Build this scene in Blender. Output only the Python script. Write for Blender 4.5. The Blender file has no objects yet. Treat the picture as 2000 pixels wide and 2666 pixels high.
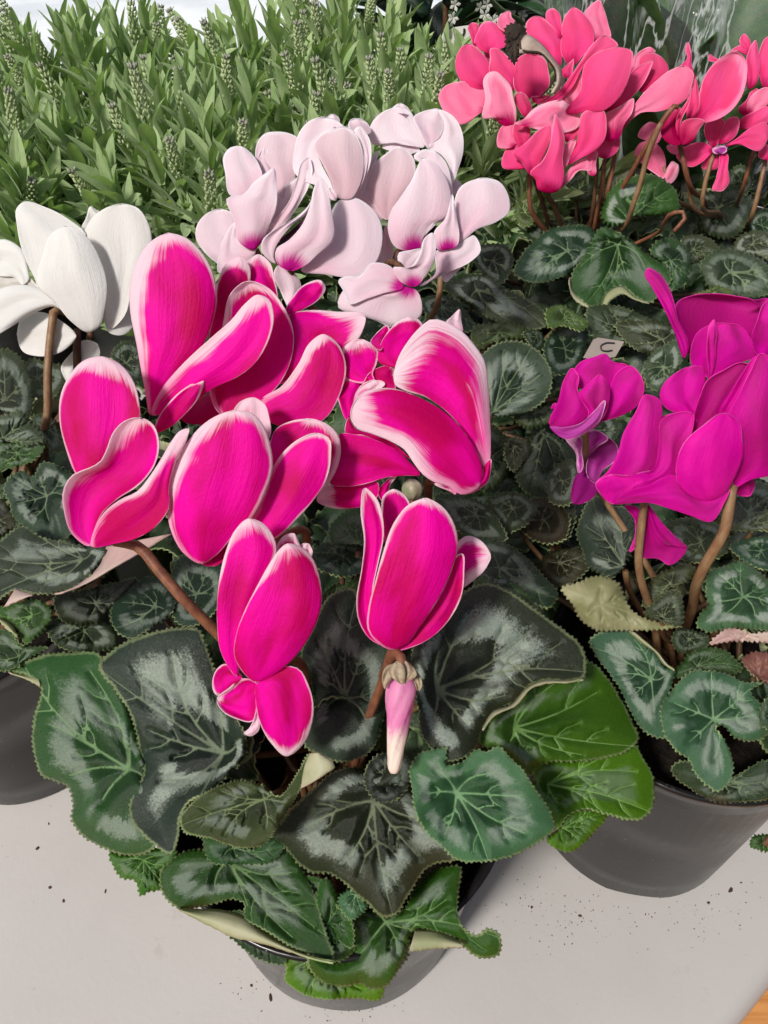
import bpy, bmesh, math, random
import numpy as np
from mathutils import Vector, Matrix
from mathutils.geometry import delaunay_2d_cdt
R = math.radians
rng = random.Random(7)
S = bpy.context.scene
COL = S.collection

# ------------------------------------------------------------------ camera, sky, sun, exposure
CAM = np.array([0.0, 0.0, 0.36])
PITCH = R(45)
FPX = 2003.0
FWD = np.array([0, math.sin(PITCH), -math.cos(PITCH)])
UP = np.array([0, math.cos(PITCH), math.sin(PITCH)])
RIGHT = np.array([1.0, 0, 0])
cd = bpy.data.cameras.new('camera')
cam = bpy.data.objects.new('camera', cd); COL.objects.link(cam)
cam.location = CAM; cam.rotation_euler = (PITCH, 0, 0)
cd.sensor_fit = 'HORIZONTAL'; cd.sensor_width = 36; cd.lens = 36 * FPX / 2000
cd.clip_start = 0.01; cd.clip_end = 200
S.camera = cam

SUN_EL, SUN_AZ = 47, 222          # azimuth measured clockwise from +Y
w = bpy.data.worlds.new("World"); S.world = w; w.use_nodes = True
nt = w.node_tree; nt.nodes.clear()
sky = nt.nodes.new('ShaderNodeTexSky'); sky.sky_type = 'NISHITA'; sky.sun_disc = False
sky.sun_elevation = R(SUN_EL); sky.sun_rotation = R(SUN_AZ)
sky.air_density = 1.0; sky.dust_density = 4.0; sky.ozone_density = 0.6
bg = nt.nodes.new('ShaderNodeBackground'); bg.inputs[1].default_value = 0.055
wo = nt.nodes.new('ShaderNodeOutputWorld')
nt.links.new(sky.outputs[0], bg.inputs[0]); nt.links.new(bg.outputs[0], wo.inputs[0])
sl = bpy.data.lights.new('sun', 'SUN'); sl.energy = 2.6; sl.angle = R(9); sl.color = (1, .96, .91)
sun = bpy.data.objects.new('sun', sl); COL.objects.link(sun)
_d = Vector((math.sin(R(SUN_AZ)) * math.cos(R(SUN_EL)), math.cos(R(SUN_AZ)) * math.cos(R(SUN_EL)), math.sin(R(SUN_EL))))
sun.rotation_euler = _d.to_track_quat('Z', 'Y').to_euler()
sun.location = _d * 5
S.view_settings.view_transform = 'Standard'; S.view_settings.look = 'None'
S.view_settings.exposure = 0.45; S.view_settings.gamma = 1; S.view_settings.use_curve_mapping = False
S.cycles.max_bounces = 8; S.cycles.transparent_max_bounces = 16

# ------------------------------------------------------------------ survey frames: photo crop -> native photo pixels
FR = {'A': (0, 0, 1.659), 'B': (1000, 0, 1.659), 'C': (0, 500, 1.659), 'D': (1000, 600, 1.659), 'E': (100, 900, 1.8433),
      'F': (500, 1300, 1.8433), 'G': (0, 1600, 1.659), 'H': (1000, 1600, 1.659), 'I': (480, 250, 1.8433), 'J': (800, 780, 2.765),
      'K': (0, 950, 2.37), 'L': (1400, 1250, 2.6017), 'M': (1400, 680, 2.698), 'N': (1100, 0, 2.765), 'O': (1500, 0, 3.318),
      'P': (600, 1900, 2.212), 'X': (0, 0, 1.0)}
def nat(fr, p):
    ox, oy, s = FR[fr]
    return [ox + p[0] / s, oy + p[1] / s] + list(p[2:])
def rays(px, py):
    px = np.asarray(px, float); py = np.asarray(py, float)
    return FWD + ((px - 1000) / FPX)[..., None] * RIGHT + ((1333 - py) / FPX)[..., None] * UP
def at(px, py, d):
    return CAM + rays(px, py) * np.asarray(d, float)[..., None]
def at_z(px, py, z):
    r = rays(px, py); d = (z - CAM[2]) / r[..., 2]
    return CAM + r * np.asarray(d)[..., None]
def depth_z(px, py, z):
    return float((z - CAM[2]) / rays(px, py)[2])
def parse(fr, txt):
    return [nat(fr, [float(v) for v in q.split(',')]) for q in txt.split()]

# ------------------------------------------------------------------ curves
def catmull(P, n, closed=False, ret_u=False, dim=2):
    P = np.asarray(P, float); m = len(P)
    if closed:
        Q = np.vstack([P[-1], P, P[0], P[1]])
        seg = m
    else:
        Q = np.vstack([2 * P[0] - P[1], P, 2 * P[-1] - P[-2]]); seg = m - 1
    k = 14; out = []
    for i in range(seg):
        p0, p1, p2, p3 = Q[i:i + 4]
        # centripetal-like tension for uneven spacing
        l1 = max(np.linalg.norm((p2 - p1)[:dim]), 1e-6); l0 = max(np.linalg.norm((p1 - p0)[:dim]), 1e-6); l2 = max(np.linalg.norm((p3 - p2)[:dim]), 1e-6)
        m1 = ((p1 - p0) / l0 * l1 + (p2 - p1) / l1 * l0) / (l0 + l1) * l1
        m2 = ((p2 - p1) / l1 * l2 + (p3 - p2) / l2 * l1) / (l1 + l2) * l1
        t = (np.arange(k) / k)[:, None]
        out.append((2*t**3 - 3*t**2 + 1) * p1 + (t**3 - 2*t**2 + t) * m1 + (-2*t**3 + 3*t**2) * p2 + (t**3 - t**2) * m2)
    out = np.vstack(out + [P[:1] if closed else P[-1:]])
    dl = np.linalg.norm(np.diff(out[:, :dim], axis=0), axis=1)
    u = np.concatenate([[0], np.cumsum(dl)]); tot = u[-1]; u = u / max(tot, 1e-9)
    tt = n if isinstance(n, np.ndarray) else (np.arange(n) / n if closed else np.linspace(0, 1, n))
    res = np.stack([np.interp(tt, u, out[:, c]) for c in range(out.shape[1])], 1)
    return (res, tot) if ret_u else res

# ------------------------------------------------------------------ mesh helpers
def mesh_from(name, verts, faces, attrs=None, mats=(), fmat=None, smooth=True):
    me = bpy.data.meshes.new(name)
    me.from_pydata([tuple(v) for v in verts], [], [tuple(f) for f in faces])
    for m in mats: me.materials.append(m)
    if fmat is not None: me.polygons.foreach_set('material_index', np.asarray(fmat, dtype=np.int32))
    if smooth: me.polygons.foreach_set('use_smooth', np.ones(len(me.polygons), dtype=bool))
    for k, a in (attrs or {}).items():
        a = np.asarray(a, dtype=np.float32)
        if a.ndim == 1:
            at_ = me.attributes.new(k, 'FLOAT', 'POINT'); at_.data.foreach_set('value', a)
        else:
            at_ = me.attributes.new(k, 'FLOAT_VECTOR', 'POINT'); at_.data.foreach_set('vector', a.ravel())
    me.update()
    return me
def link(name, me, parent=None, loc=None):
    o = bpy.data.objects.new(name, me); COL.objects.link(o)
    if parent is not None: o.parent = parent
    if loc is not None: o.location = loc
    return o
def solid(o, t, off=-1.0, mo=0, mr=0):
    m = o.modifiers.new('thickness', 'SOLIDIFY'); m.thickness = t; m.offset = off
    m.material_offset = mo; m.material_offset_rim = mr; m.use_even_offset = False
def thing(name, label, cat, loc, group=None):
    o = bpy.data.objects.new(name, None); COL.objects.link(o); o.location = loc; o.empty_display_size = .02
    o['label'] = label; o['category'] = cat
    if group: o['group'] = group
    return o
def tag(o, label=None, cat=None, group=None, kind=None):
    for k, v in (('label', label), ('category', cat), ('group', group), ('kind', kind)):
        if v: o[k] = v
    return o
def tube(pts, rad, seg=10, samples=24, wob=0):
    """points Nx3, radii per point -> verts, faces"""
    P = np.asarray(pts, float); rad = np.atleast_1d(np.asarray(rad, float))
    if len(rad) == 1: rad = np.repeat(rad, len(P))
    Q = catmull(np.column_stack([P, rad]), samples, dim=3)
    C, r = Q[:, :3], Q[:, 3]
    T = np.gradient(C, axis=0); T /= np.linalg.norm(T, axis=1)[:, None] + 1e-12
    n = np.cross(T[0], [0.31, 0.9, 0.2]); n /= np.linalg.norm(n)
    V = []; a = np.arange(seg) * 2 * math.pi / seg
    for i in range(samples):
        n = n - T[i] * np.dot(n, T[i]); n /= np.linalg.norm(n); b = np.cross(T[i], n)
        rr = r[i] * (1 + wob * np.sin(a * 3 + i * .7))
        V.append(C[i] + (np.cos(a) * rr)[:, None] * n + (np.sin(a) * rr)[:, None] * b)
    V = np.vstack(V); Fc = []
    for i in range(samples - 1):
        for j in range(seg):
            k = (j + 1) % seg
            Fc.append((i*seg + j, i*seg + k, (i+1)*seg + k, (i+1)*seg + j))
    Fc.append(tuple(range(seg))[::-1]); Fc.append(tuple((samples-1)*seg + j for j in range(seg)))
    return V, Fc
def lathe(prof, seg=64):
    V = []; Fc = []
    for r, z in prof:
        for j in range(seg):
            a = 2 * math.pi * j / seg; V.append((r * math.cos(a), r * math.sin(a), z))
    for i in range(len(prof) - 1):
        for j in range(seg):
            k = (j + 1) % seg
            Fc.append((i*seg + j, i*seg + k, (i+1)*seg + k, (i+1)*seg + j))
    return V, Fc
def join(parts):
    V = []; Fc = []; o = 0
    for v, f in parts:
        V += [tuple(x) for x in v]; Fc += [tuple(i + o for i in q) for q in f]; o += len(v)
    return V, Fc

# ------------------------------------------------------------------ materials
def newmat(name):
    m = bpy.data.materials.new(name); m.use_nodes = True; m.node_tree.nodes.clear()
    return m, NB(m.node_tree)
class NB:
    def __init__(s, t): s.t = t
    def n(s, typ, **kw):
        x = s.t.nodes.new(typ)
        for k, v in kw.items(): setattr(x, k, v)
        return x
    def put(s, inp, v):
        if hasattr(v, 'links'): s.t.links.new(v, inp)
        elif v is not None: inp.default_value = v
    def math(s, op, a, b=None, c=None, clamp=False):
        x = s.n('ShaderNodeMath', operation=op); x.use_clamp = clamp
        s.put(x.inputs[0], a)
        if b is not None: s.put(x.inputs[1], b)
        if c is not None: s.put(x.inputs[2], c)
        return x.outputs[0]
    def mr(s, v, a, b, c=0., d=1., smooth=True):
        x = s.n('ShaderNodeMapRange'); x.interpolation_type = 'SMOOTHSTEP' if smooth else 'LINEAR'; x.clamp = True
        s.put(x.inputs[0], v)
        for i, q in enumerate((a, b, c, d)): s.put(x.inputs[i + 1], q)
        return x.outputs[0]
    def mix(s, f, a, b, mode='MIX'):
        x = s.n('ShaderNodeMix', data_type='RGBA', blend_type=mode); x.clamp_factor = True
        s.put(x.inputs[0], f)
        for i, q in ((6, a), (7, b)):
            if isinstance(q, tuple) and len(q) == 3: q = q + (1,)
            s.put(x.inputs[i], q)
        return x.outputs[2]
    def attr(s, name, typ='GEOMETRY'):
        x = s.n('ShaderNodeAttribute', attribute_name=name); x.attribute_type = typ
        return x
    def vm(s, op, a, b):
        x = s.n('ShaderNodeVectorMath', operation=op); s.put(x.inputs[0], a); s.put(x.inputs[1], b)
        return x.outputs[0]
    def noise(s, vec, scale, detail=3, rough=.55, dist=0.):
        x = s.n('ShaderNodeTexNoise'); s.put(x.inputs['Vector'], vec); x.inputs['Scale'].default_value = scale
        x.inputs['Detail'].default_value = detail; x.inputs['Roughness'].default_value = rough; x.inputs['Distortion'].default_value = dist
        return x.outputs['Fac']
    def coord(s, which='Object'):
        return s.n('ShaderNodeTexCoord').outputs[which]
    def bump(s, h, strength=.3, dist=.001):
        x = s.n('ShaderNodeBump'); x.inputs['Strength'].default_value = strength; x.inputs['Distance'].default_value = dist
        s.put(x.inputs['Height'], h); return x.outputs[0]
    def bsdf(s, color, rough=.5, spec=.5, normal=None, metallic=0., **kw):
        x = s.n('ShaderNodeBsdfPrincipled')
        if isinstance(color, tuple) and len(color) == 3: color = color + (1,)
        s.put(x.inputs['Base Color'], color); s.put(x.inputs['Roughness'], rough); s.put(x.inputs['Specular IOR Level'], spec)
        x.inputs['Metallic'].default_value = metallic
        if normal is not None: s.put(x.inputs['Normal'], normal)
        for k, v in kw.items(): s.put(x.inputs[k], v)
        return x.outputs[0]
    def mixs(s, f, a, b):
        x = s.n('ShaderNodeMixShader'); s.put(x.inputs[0], f); s.t.links.new(a, x.inputs[1]); s.t.links.new(b, x.inputs[2])
        return x.outputs[0]
    def transl(s, color, normal=None):
        x = s.n('ShaderNodeBsdfTranslucent')
        if isinstance(color, tuple) and len(color) == 3: color = color + (1,)
        s.put(x.inputs[0], color)
        if normal is not None: s.put(x.inputs['Normal'], normal)
        return x.outputs[0]
    def out(s, sh):
        o = s.n('ShaderNodeOutputMaterial'); s.t.links.new(sh, o.inputs[0])

def petal_mat(name, main, deep, edge, basec, trans=.42, vein=.28, rough=.55, edge_lo=.22, edge_hi=.95, spec=.12, edge_noise=1.0, grad=0.):
    m, b = newmat(name)
    rim = b.attr('rim').outputs['Fac']; bs = b.attr('bs').outputs['Fac']; st = b.attr('st').outputs['Vector']
    tone = b.attr('tone').outputs['Fac']
    streak = b.noise(b.vm('MULTIPLY', st, (30, 1.8, 1)), 1.0, 4, .65)
    fine = b.noise(b.vm('MULTIPLY', st, (84, 3.2, 1)), 1.0, 2, .5)
    soft = b.noise(b.vm('MULTIPLY', st, (3, 2, 1)), 1.0, 2, .5)
    lump = b.noise(b.vm('MULTIPLY', st, (1.3, 3.2, 1)), 1.0, 2, .5)
    rim = b.math('MULTIPLY', rim, b.mr(lump, .3, .7, .7, 1.8))
    e = b.math('ADD', rim, b.math('MULTIPLY', b.math('SUBTRACT', b.math('ADD', b.math('MULTIPLY', streak, .62), b.math('MULTIPLY', fine, .38)), .5), edge_noise * 1.7))
    wht = b.mr(e, edge_lo, edge_hi, 1, 0)
    c = b.mix(b.mr(soft, .35, .7), main, deep)
    c = b.mix(b.math('MULTIPLY', b.mr(fine, .45, .75), vein), c, deep)
    c = b.mix(tone, c, b.mix(.45, deep, (deep[0] * .55, deep[1] * .4, deep[2] * .25)))  # per-petal darkening: own deep colour plus shade painted into recessed petals
    tt = b.n('ShaderNodeSeparateXYZ'); b.t.links.new(b.attr('tt').outputs['Vector'], tt.inputs[0])
    if grad: c = b.mix(b.math('MULTIPLY', b.mr(b.math('ADD', tt.outputs[1], b.math('MULTIPLY', b.math('SUBTRACT', soft, .5), .5)), .1, 1.0), grad), c, edge)
    sy = b.n('ShaderNodeSeparateXYZ'); b.t.links.new(b.attr('tt').outputs['Vector'], sy.inputs[0])
    ecol = b.mix(b.mr(sy.outputs[1], .08, .5), b.mix(.5, edge, main), edge)
    c = b.mix(wht, c, ecol)
    bb = b.math('ADD', bs, b.math('MULTIPLY', b.math('SUBTRACT', streak, .5), .55))
    c = b.mix(b.mr(bb, .25, .75), c, basec)
    nrm = b.bump(b.math('ADD', b.math('ADD', b.math('MULTIPLY', fine, .5), b.math('MULTIPLY', streak, .6)), b.math('MULTIPLY', b.noise(b.coord(), 900, 2), .6)), .34, .0009)
    p = b.bsdf(c, rough, spec, nrm)
    hs = b.n('ShaderNodeHueSaturation'); hs.inputs['Saturation'].default_value = 1.08; hs.inputs['Value'].default_value = 1.15
    b.put(hs.inputs['Color'], c)
    b.out(b.mixs(trans, p, b.transl(hs.outputs[0])))
    return m

def leaf_mat(name):
    m, b = newmat(name)
    vd = b.attr('vd').outputs['Fac']; lr = b.attr('lr').outputs['Fac']; lp = b.attr('lp').outputs['Vector']
    oi = b.n('ShaderNodeObjectInfo'); tint = oi.outputs['Color']; sil = oi.outputs['Alpha']
    n1 = b.noise(lp, 2.3, 5, .68); n2 = b.noise(lp, 9, 4, .7); n3 = b.noise(lp, 38, 3, .6); n4 = b.noise(lp, 3.1, 2, .5)
    sp_ = b.n('ShaderNodeSeparateXYZ'); b.t.links.new(lp, sp_.inputs[0])
    cx = b.n('ShaderNodeCombineXYZ'); b.t.links.new(sp_.outputs[0], cx.inputs[0]); b.t.links.new(sp_.outputs[1], cx.inputs[1])
    un = b.n('ShaderNodeVectorMath', operation='NORMALIZE'); b.t.links.new(cx.outputs[0], un.inputs[0])
    cz = b.n('ShaderNodeCombineXYZ'); b.put(cz.inputs[2], b.math('ADD', b.math('MULTIPLY', lr, .35), sp_.outputs[2]))
    pol = b.vm('ADD', un.outputs[0], cz.outputs[0])
    brush = b.math('ADD', b.math('MULTIPLY', b.noise(pol, 9, 5, .75), .65), b.math('MULTIPLY', n3, .35))
    sector = b.noise(pol, 1.6, 2, .5)
    rr = b.math('ADD', lr, b.math('MULTIPLY', b.math('SUBTRACT', brush, .5), .42))
    tint = b.mix(1.0, tint, (.86, .98, .66), 'MULTIPLY')
    dark = b.mix(1.0, tint, (.40, .44, .44), 'MULTIPLY')
    c = b.mix(b.mr(rr, .42, .78), dark, tint)
    c = b.mix(b.math('MULTIPLY', b.mr(n1, .35, .7), .35), c, b.mix(1.0, tint, (.7, .9, .55), 'MULTIPLY'))
    band = b.math('MULTIPLY', b.mr(rr, .59, .64), b.mr(rr, .76, .87, 1, 0))
    patch = b.mr(sector, .40, .50)
    band = b.math('MULTIPLY', b.math('MULTIPLY', band, patch), b.math('MULTIPLY', sil, b.mr(n3, .3, .62, 1.0, .6)))
    silver = b.mix(n3, (.22, .27, .22), (.40, .46, .40))
    c = b.mix(band, c, silver)
    spk = b.math('MULTIPLY', b.mr(n3, .64, .76), b.math('MULTIPLY', sil, .10))
    c = b.mix(spk, c, silver)
    vv = b.mr(b.math('ADD', vd, b.math('MULTIPLY', b.math('SUBTRACT', n3, .5), .5)), .15, 1.25, 1, 0)
    c = b.mix(b.math('MULTIPLY', vv, b.mr(n4, .25, .6, .35, .8)), c, b.mix(.5, b.mix(1.0, tint, (3.2, 3.4, 3.0), 'MULTIPLY'), (.30, .35, .22)))
    c = b.mix(b.math('MULTIPLY', b.mr(b.math('ADD', lr, b.math('MULTIPLY', b.math('SUBTRACT', n2, .5), .03)), .974, .994), .5), c, (.34, .42, .20))
    rough = b.mr(n2, .3, .7, .23, .36)
    h = b.math('ADD', b.math('MULTIPLY', n3, .5), b.math('MULTIPLY', b.noise(lp, 120, 2), .5))
    nrm = b.bump(b.math('SUBTRACT', h, b.math('MULTIPLY', vv, .5)), .45, .0012)
    p = b.bsdf(c, rough, .42, nrm)
    tc = b.mix(1.0, c, (1.5, 1.9, .55), 'MULTIPLY')
    b.out(b.mixs(.2, p, b.transl(tc)))
    return m

def simple_mat(name, c1, c2, scale=60, rough=.5, spec=.4, trans=0., tcol=None, bump=.2, stretch=None, detail=4, lo=.35, hi=.65, bdist=.001):
    m, b = newmat(name)
    co = b.coord()
    if stretch: co = b.vm('MULTIPLY', co, stretch)
    n = b.noise(co, scale, detail, .6)
    c = b.mix(b.mr(n, lo, hi), c1, c2)
    nrm = b.bump(b.math('ADD', n, b.math('MULTIPLY', b.noise(co, scale * 6, 2), .4)), bump, bdist) if bump else None
    p = b.bsdf(c, rough, spec, nrm)
    if trans: p = b.mixs(trans, p, b.transl(tcol or c))
    b.out(p)
    return m

M = {}
M['pic'] = petal_mat('picotee_petal', (.94, .0010, .45), (.62, .0006, .13), (.90, .72, .80), (.60, .002, .40))
M['picwide'] = petal_mat('picotee_petal_wide', (.94, .0010, .45), (.62, .0006, .13), (.90, .78, .84), (.60, .002, .40), edge_lo=.1, edge_hi=.9)
M['picback'] = petal_mat('picotee_petal_back', (.72, .02, .34), (.6, .01, .24), (.88, .62, .70), (.6, .01, .3))
M['white'] = petal_mat('white_petal', (.82, .82, .80), (.76, .76, .74), (.84, .84, .83), (.78, .77, .72), trans=.3, vein=.15)
M['pink'] = petal_mat('pale_pink_petal', (.81, .66, .73), (.79, .54, .64), (.87, .83, .87), (.60, .01, .30), trans=.34, vein=.3, edge_lo=.1, edge_hi=1.3, grad=.5)
M['coral'] = petal_mat('coral_petal', (.87, .070, .30), (.80, .022, .18), (.93, .34, .54), (.45, .0, .08), trans=.34, edge_lo=.0, edge_hi=1.2, grad=.24)
M['coralpale'] = petal_mat('coral_petal_back', (.91, .27, .45), (.88, .16, .34), (.94, .50, .64), (.55, .0, .12), trans=.3, edge_lo=.0, edge_hi=1.2)
M['purple'] = petal_mat('purple_petal', (.72, .0015, .40), (.42, .0006, .17), (.88, .06, .50), (.50, .002, .34), trans=.38, edge_lo=.0, edge_hi=.8, grad=.22)
M['lilac'] = petal_mat('lilac_petal', (.58, .10, .47), (.38, .012, .28), (.82, .45, .70), (.3, .01, .3), trans=.3)
M['leaf'] = leaf_mat('marbled_leaf')
M['under'] = simple_mat('leaf_underside', (.34, .36, .20), (.46, .45, .30), 90, .55, .3, .25, (.6, .7, .25))
M['underpink'] = simple_mat('leaf_underside_pink', (.50, .33, .31), (.58, .46, .40), 80, .55, .3, .2)
M['rim'] = simple_mat('leaf_margin', (.26, .34, .12), (.40, .46, .22), 400, .5, .4, .25, (.5, .7, .2), bump=0)
M['stem'] = simple_mat('flower_stem', (.15, .055, .03), (.25, .10, .05), 500, .5, .4, .1, stretch=(1, 1, .25))
M['stemtan'] = simple_mat('flower_stem_tan', (.27, .17, .085), (.20, .10, .05), 500, .5, .4, .1, stretch=(1, 1, .25))
M['stemdark'] = simple_mat('flower_stem_dark', (.075, .035, .018), (.14, .06, .03), 500, .5, .4, .1, stretch=(1, 1, .25))
M['petiole'] = simple_mat('petiole', (.10, .04, .025), (.13, .08, .03), 300, .5, .4)
M['calyx'] = simple_mat('calyx', (.42, .36, .24), (.34, .24, .17), 600, .55, .3, .15)
M['budbody'] = petal_mat('bud_petal', (.80, .36, .56), (.74, .22, .46), (.88, .76, .66), (.8, .5, .66), trans=.25)
# ================================================================== the setting
def wood():
    m, b = newmat('orange_wood_floor')
    co = b.coord(); g = b.noise(b.vm('MULTIPLY', co, (2, 40, 1)), 3, 5, .6)
    b.out(b.bsdf(b.mix(b.mr(g, .3, .7), (.42, .17, .045), (.60, .28, .09)), .4, .4, b.bump(g, .1)))
    return m
M['wood'] = wood()
fl = None
def floor_boards():
    o = bpy.data.objects.new('floor', None)
    V = [(-4, -3, -.745), (4, -3, -.745), (4, 5, -.745), (-4, 5, -.745)]
    fl = link('floor', mesh_from('floor', V, [(0, 1, 2, 3)], mats=[M['wood']], smooth=False)); tag(fl, 'orange wooden floor under the display table', 'floor', kind='structure')
    bpy.data.objects.remove(o)
    g = random.Random(3); me = None
    bm = bmesh.new(); bmesh.ops.create_cube(bm, size=1)
    for v in bm.verts: v.co = (v.co.x * 1.2, v.co.y * .118, v.co.z * .012)
    bmesh.ops.bevel(bm, geom=list(bm.edges), offset=.002, segments=1, affect='EDGES'); me = bpy.data.meshes.new('floor_board'); bm.to_mesh(me); bm.free(); me.materials.append(M['wood'])
    for i in range(7):
        for j in range(2):
            b_ = link('floor_board', me, fl, (-.1 + j * 1.202 + (i % 2) * .5, -.28 + i * .12, -.738))
floor_boards()
M['table'] = None
def table_mat():
    m, b = newmat('painted_table_top')
    co = b.coord(); n = b.noise(co, 5, 4, .6); f = b.noise(co, 420, 3, .6); s = b.noise(co, 60, 5, .7)
    c = b.mix(b.mr(n, .3, .7), (.435, .415, .395), (.475, .455, .435))
    c = b.mix(b.math('MULTIPLY', b.mr(s, .64, .75), .35), c, (.34, .32, .29))
    b.out(b.bsdf(c, b.mr(s, .35, .7, .42, .58), .4, b.bump(b.math('ADD', f, b.math('MULTIPLY', s, .5)), .12, .0006)))
    return m
M['table'] = table_mat()
def table():
    t = thing('display_table', 'pale grey painted display table with a rounded corner', 'table', (.0, .6, -.74))
    # outline of the top, the near right corner is one long curve
    pts = [(-1.0, .030), (-.4, .030), (-.05, .030), (.06, .038), (.105, .050), (.140, .070), (.1565, .083), (.20, .118), (.28, .19), (.37, .30), (.45, .46), (.50, .65), (.52, .85), (.50, 1.05), (-1.0, 1.05)]
    C = catmull(pts, 360, True)
    k0 = len(C); prof = [(0, -.035), (0, -.010), (.0015, -.005), (.005, -.0014), (.010, 0.0)]
    ctr = np.array([-.2, .65]); V = []; F = []
    tg = np.roll(C, -1, 0) - np.roll(C, 1, 0); nr = np.stack([-tg[:, 1], tg[:, 0]], 1); nr /= np.hypot(*nr.T)[:, None] + 1e-9
    for ins, z in prof:
        for p, n_ in zip(C, nr): V.append((p[0] + n_[0] * ins, p[1] + n_[1] * ins - .6, z + .74))
    for i in range(len(prof) - 1):
        for j in range(k0):
            k = (j + 1) % k0; F.append((i*k0 + j, i*k0 + k, (i+1)*k0 + k, (i+1)*k0 + j))
    F.append(tuple((len(prof) - 1) * k0 + j for j in range(k0))); F.append(tuple(range(k0))[::-1])
    o = link('table_top', mesh_from('table_top', V, F, mats=[M['table']]), t)
    for (x, y) in ((-.9, .15), (.05, .2), (-.9, .98), (.4, .98)):
        Vt, Ft = tube([(x, y - .6, 0), (x, y - .6, .70)], [.018, .022], 12, 4)
        link('leg', mesh_from('leg', Vt, Ft, mats=[M['table']]), t)
table()
M['wall'] = simple_mat('white_wall', (.86, .88, .90), (.90, .92, .94), 3, .6, .3, bump=.05)
wl = link('wall', mesh_from('wall', [(-3, 2.0, -.75), (3, 2.0, -.75), (3, 2.0, 1.4), (-3, 2.0, 1.4), (-3, 2.1, -.75), (3, 2.1, -.75), (3, 2.1, 1.4), (-3, 2.1, 1.4)],
     [(0, 1, 2, 3), (5, 4, 7, 6), (3, 2, 6, 7), (1, 0, 4, 5), (0, 3, 7, 4), (2, 1, 5, 6)], mats=[M['wall']], smooth=False)); tag(wl, 'bright white wall behind the plants', 'wall', kind='structure')
def crumbs():
    g = random.Random(5); V = []; F = []
    spots = [((898, 2640), 60, 40, 90), ((1480, 2390), 110, 45, 150), ((1850, 2370), 110, 40, 90), ((690, 2570), 50, 50, 50), ((1370, 2330), 80, 60, 60)]
    pts = []
    for (c, sx, sy, n) in spots:
        for _ in range(n): pts.append((g.gauss(c[0], sx), g.gauss(c[1], sy), g.uniform(.0001, .00042)))
    for _ in range(150): pts.append((g.uniform(0, 1950), g.uniform(2050, 2640), g.uniform(.00008, .0003)))
    for q in ((98, 2208, .0011), (127, 2145, .0006), (130, 2310, .0010), (165, 2345, .0009), (275, 2320, .0007), (705, 2597, .0010), (1385, 2362, .0009), (1510, 2384, .0009), (1902, 2318, .0012), (1930, 2298, .0006), (1845, 2350, .0007), (95, 2066, .0016), (82, 2062, .0013), (655, 2565, .0008)): pts.append(q)
    for x, y, r in pts:
        p = at_z(x, y, 0.0); b0 = len(V); a0 = g.uniform(0, 6); el = g.uniform(1, 2.2)
        for k in range(6):
            a = a0 + k * math.pi / 3; rr = r * g.uniform(.6, 1.2)
            dx, dy = math.cos(a) * rr * el, math.sin(a) * rr
            V.append((p[0] + dx * math.cos(a0) - dy * math.sin(a0), p[1] + dx * math.sin(a0) + dy * math.cos(a0), -.0002))
        V.append((p[0], p[1], r * .8))
        for k in range(6): F.append((b0 + k, b0 + (k + 1) % 6, b0 + 6))
    o = link('soil_crumbs', mesh_from('soil_crumbs', V, F, mats=[M['crumb']])); tag(o, 'specks of spilled soil scattered on the grey table', 'soil crumbs', kind='stuff')
M['crumb'] = simple_mat('spilled_soil', (.025, .018, .013), (.09, .05, .03), 300, .9, .2)
crumbs()

M['cloth'] = simple_mat('white_cloth', (.50, .55, .60), (.66, .70, .73), 4, .7, .3, bump=.1)
def white_table():  # added table, its flat top catches light as a bright background
    t = thing('white_table', 'bright white table standing behind the lavender', 'table', (0, 1.6, -.74))
    bm = bmesh.new(); bmesh.ops.create_cube(bm, size=1)
    for v in bm.verts: v.co = (v.co.x * 4.4, v.co.y * .84, v.co.z * .03 + .755)
    bmesh.ops.bevel(bm, geom=list(bm.edges), offset=.008, segments=2, affect='EDGES'); me = bpy.data.meshes.new('table_top'); bm.to_mesh(me); bm.free(); me.materials.append(M['cloth'])
    link('table_top', me, t)
    for x in (-2, 2):
        for y in (-.35, .35):
            V, F = tube([(x, y, 0), (x, y, .74)], [.02, .02], 10, 4); link('leg', mesh_from('leg', V, F, mats=[M['wall']]), t)
white_table()
# ------------------------------------------------------------------ builders
class Plant:
    def __init__(s, name, label, cat, xy, group=None, h=.110, r0=.047, r1=.060, pot=True):
        s.o = thing(name, label, cat, (xy[0], xy[1], 0), group); s.c = np.array([xy[0], xy[1], 0.0]); s.h = h; s.r1 = r1
        s.nl = 0
        if pot: make_pot(s, r0, r1, h)
    def loc(s, P): return np.asarray(P) - s.c

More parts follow.
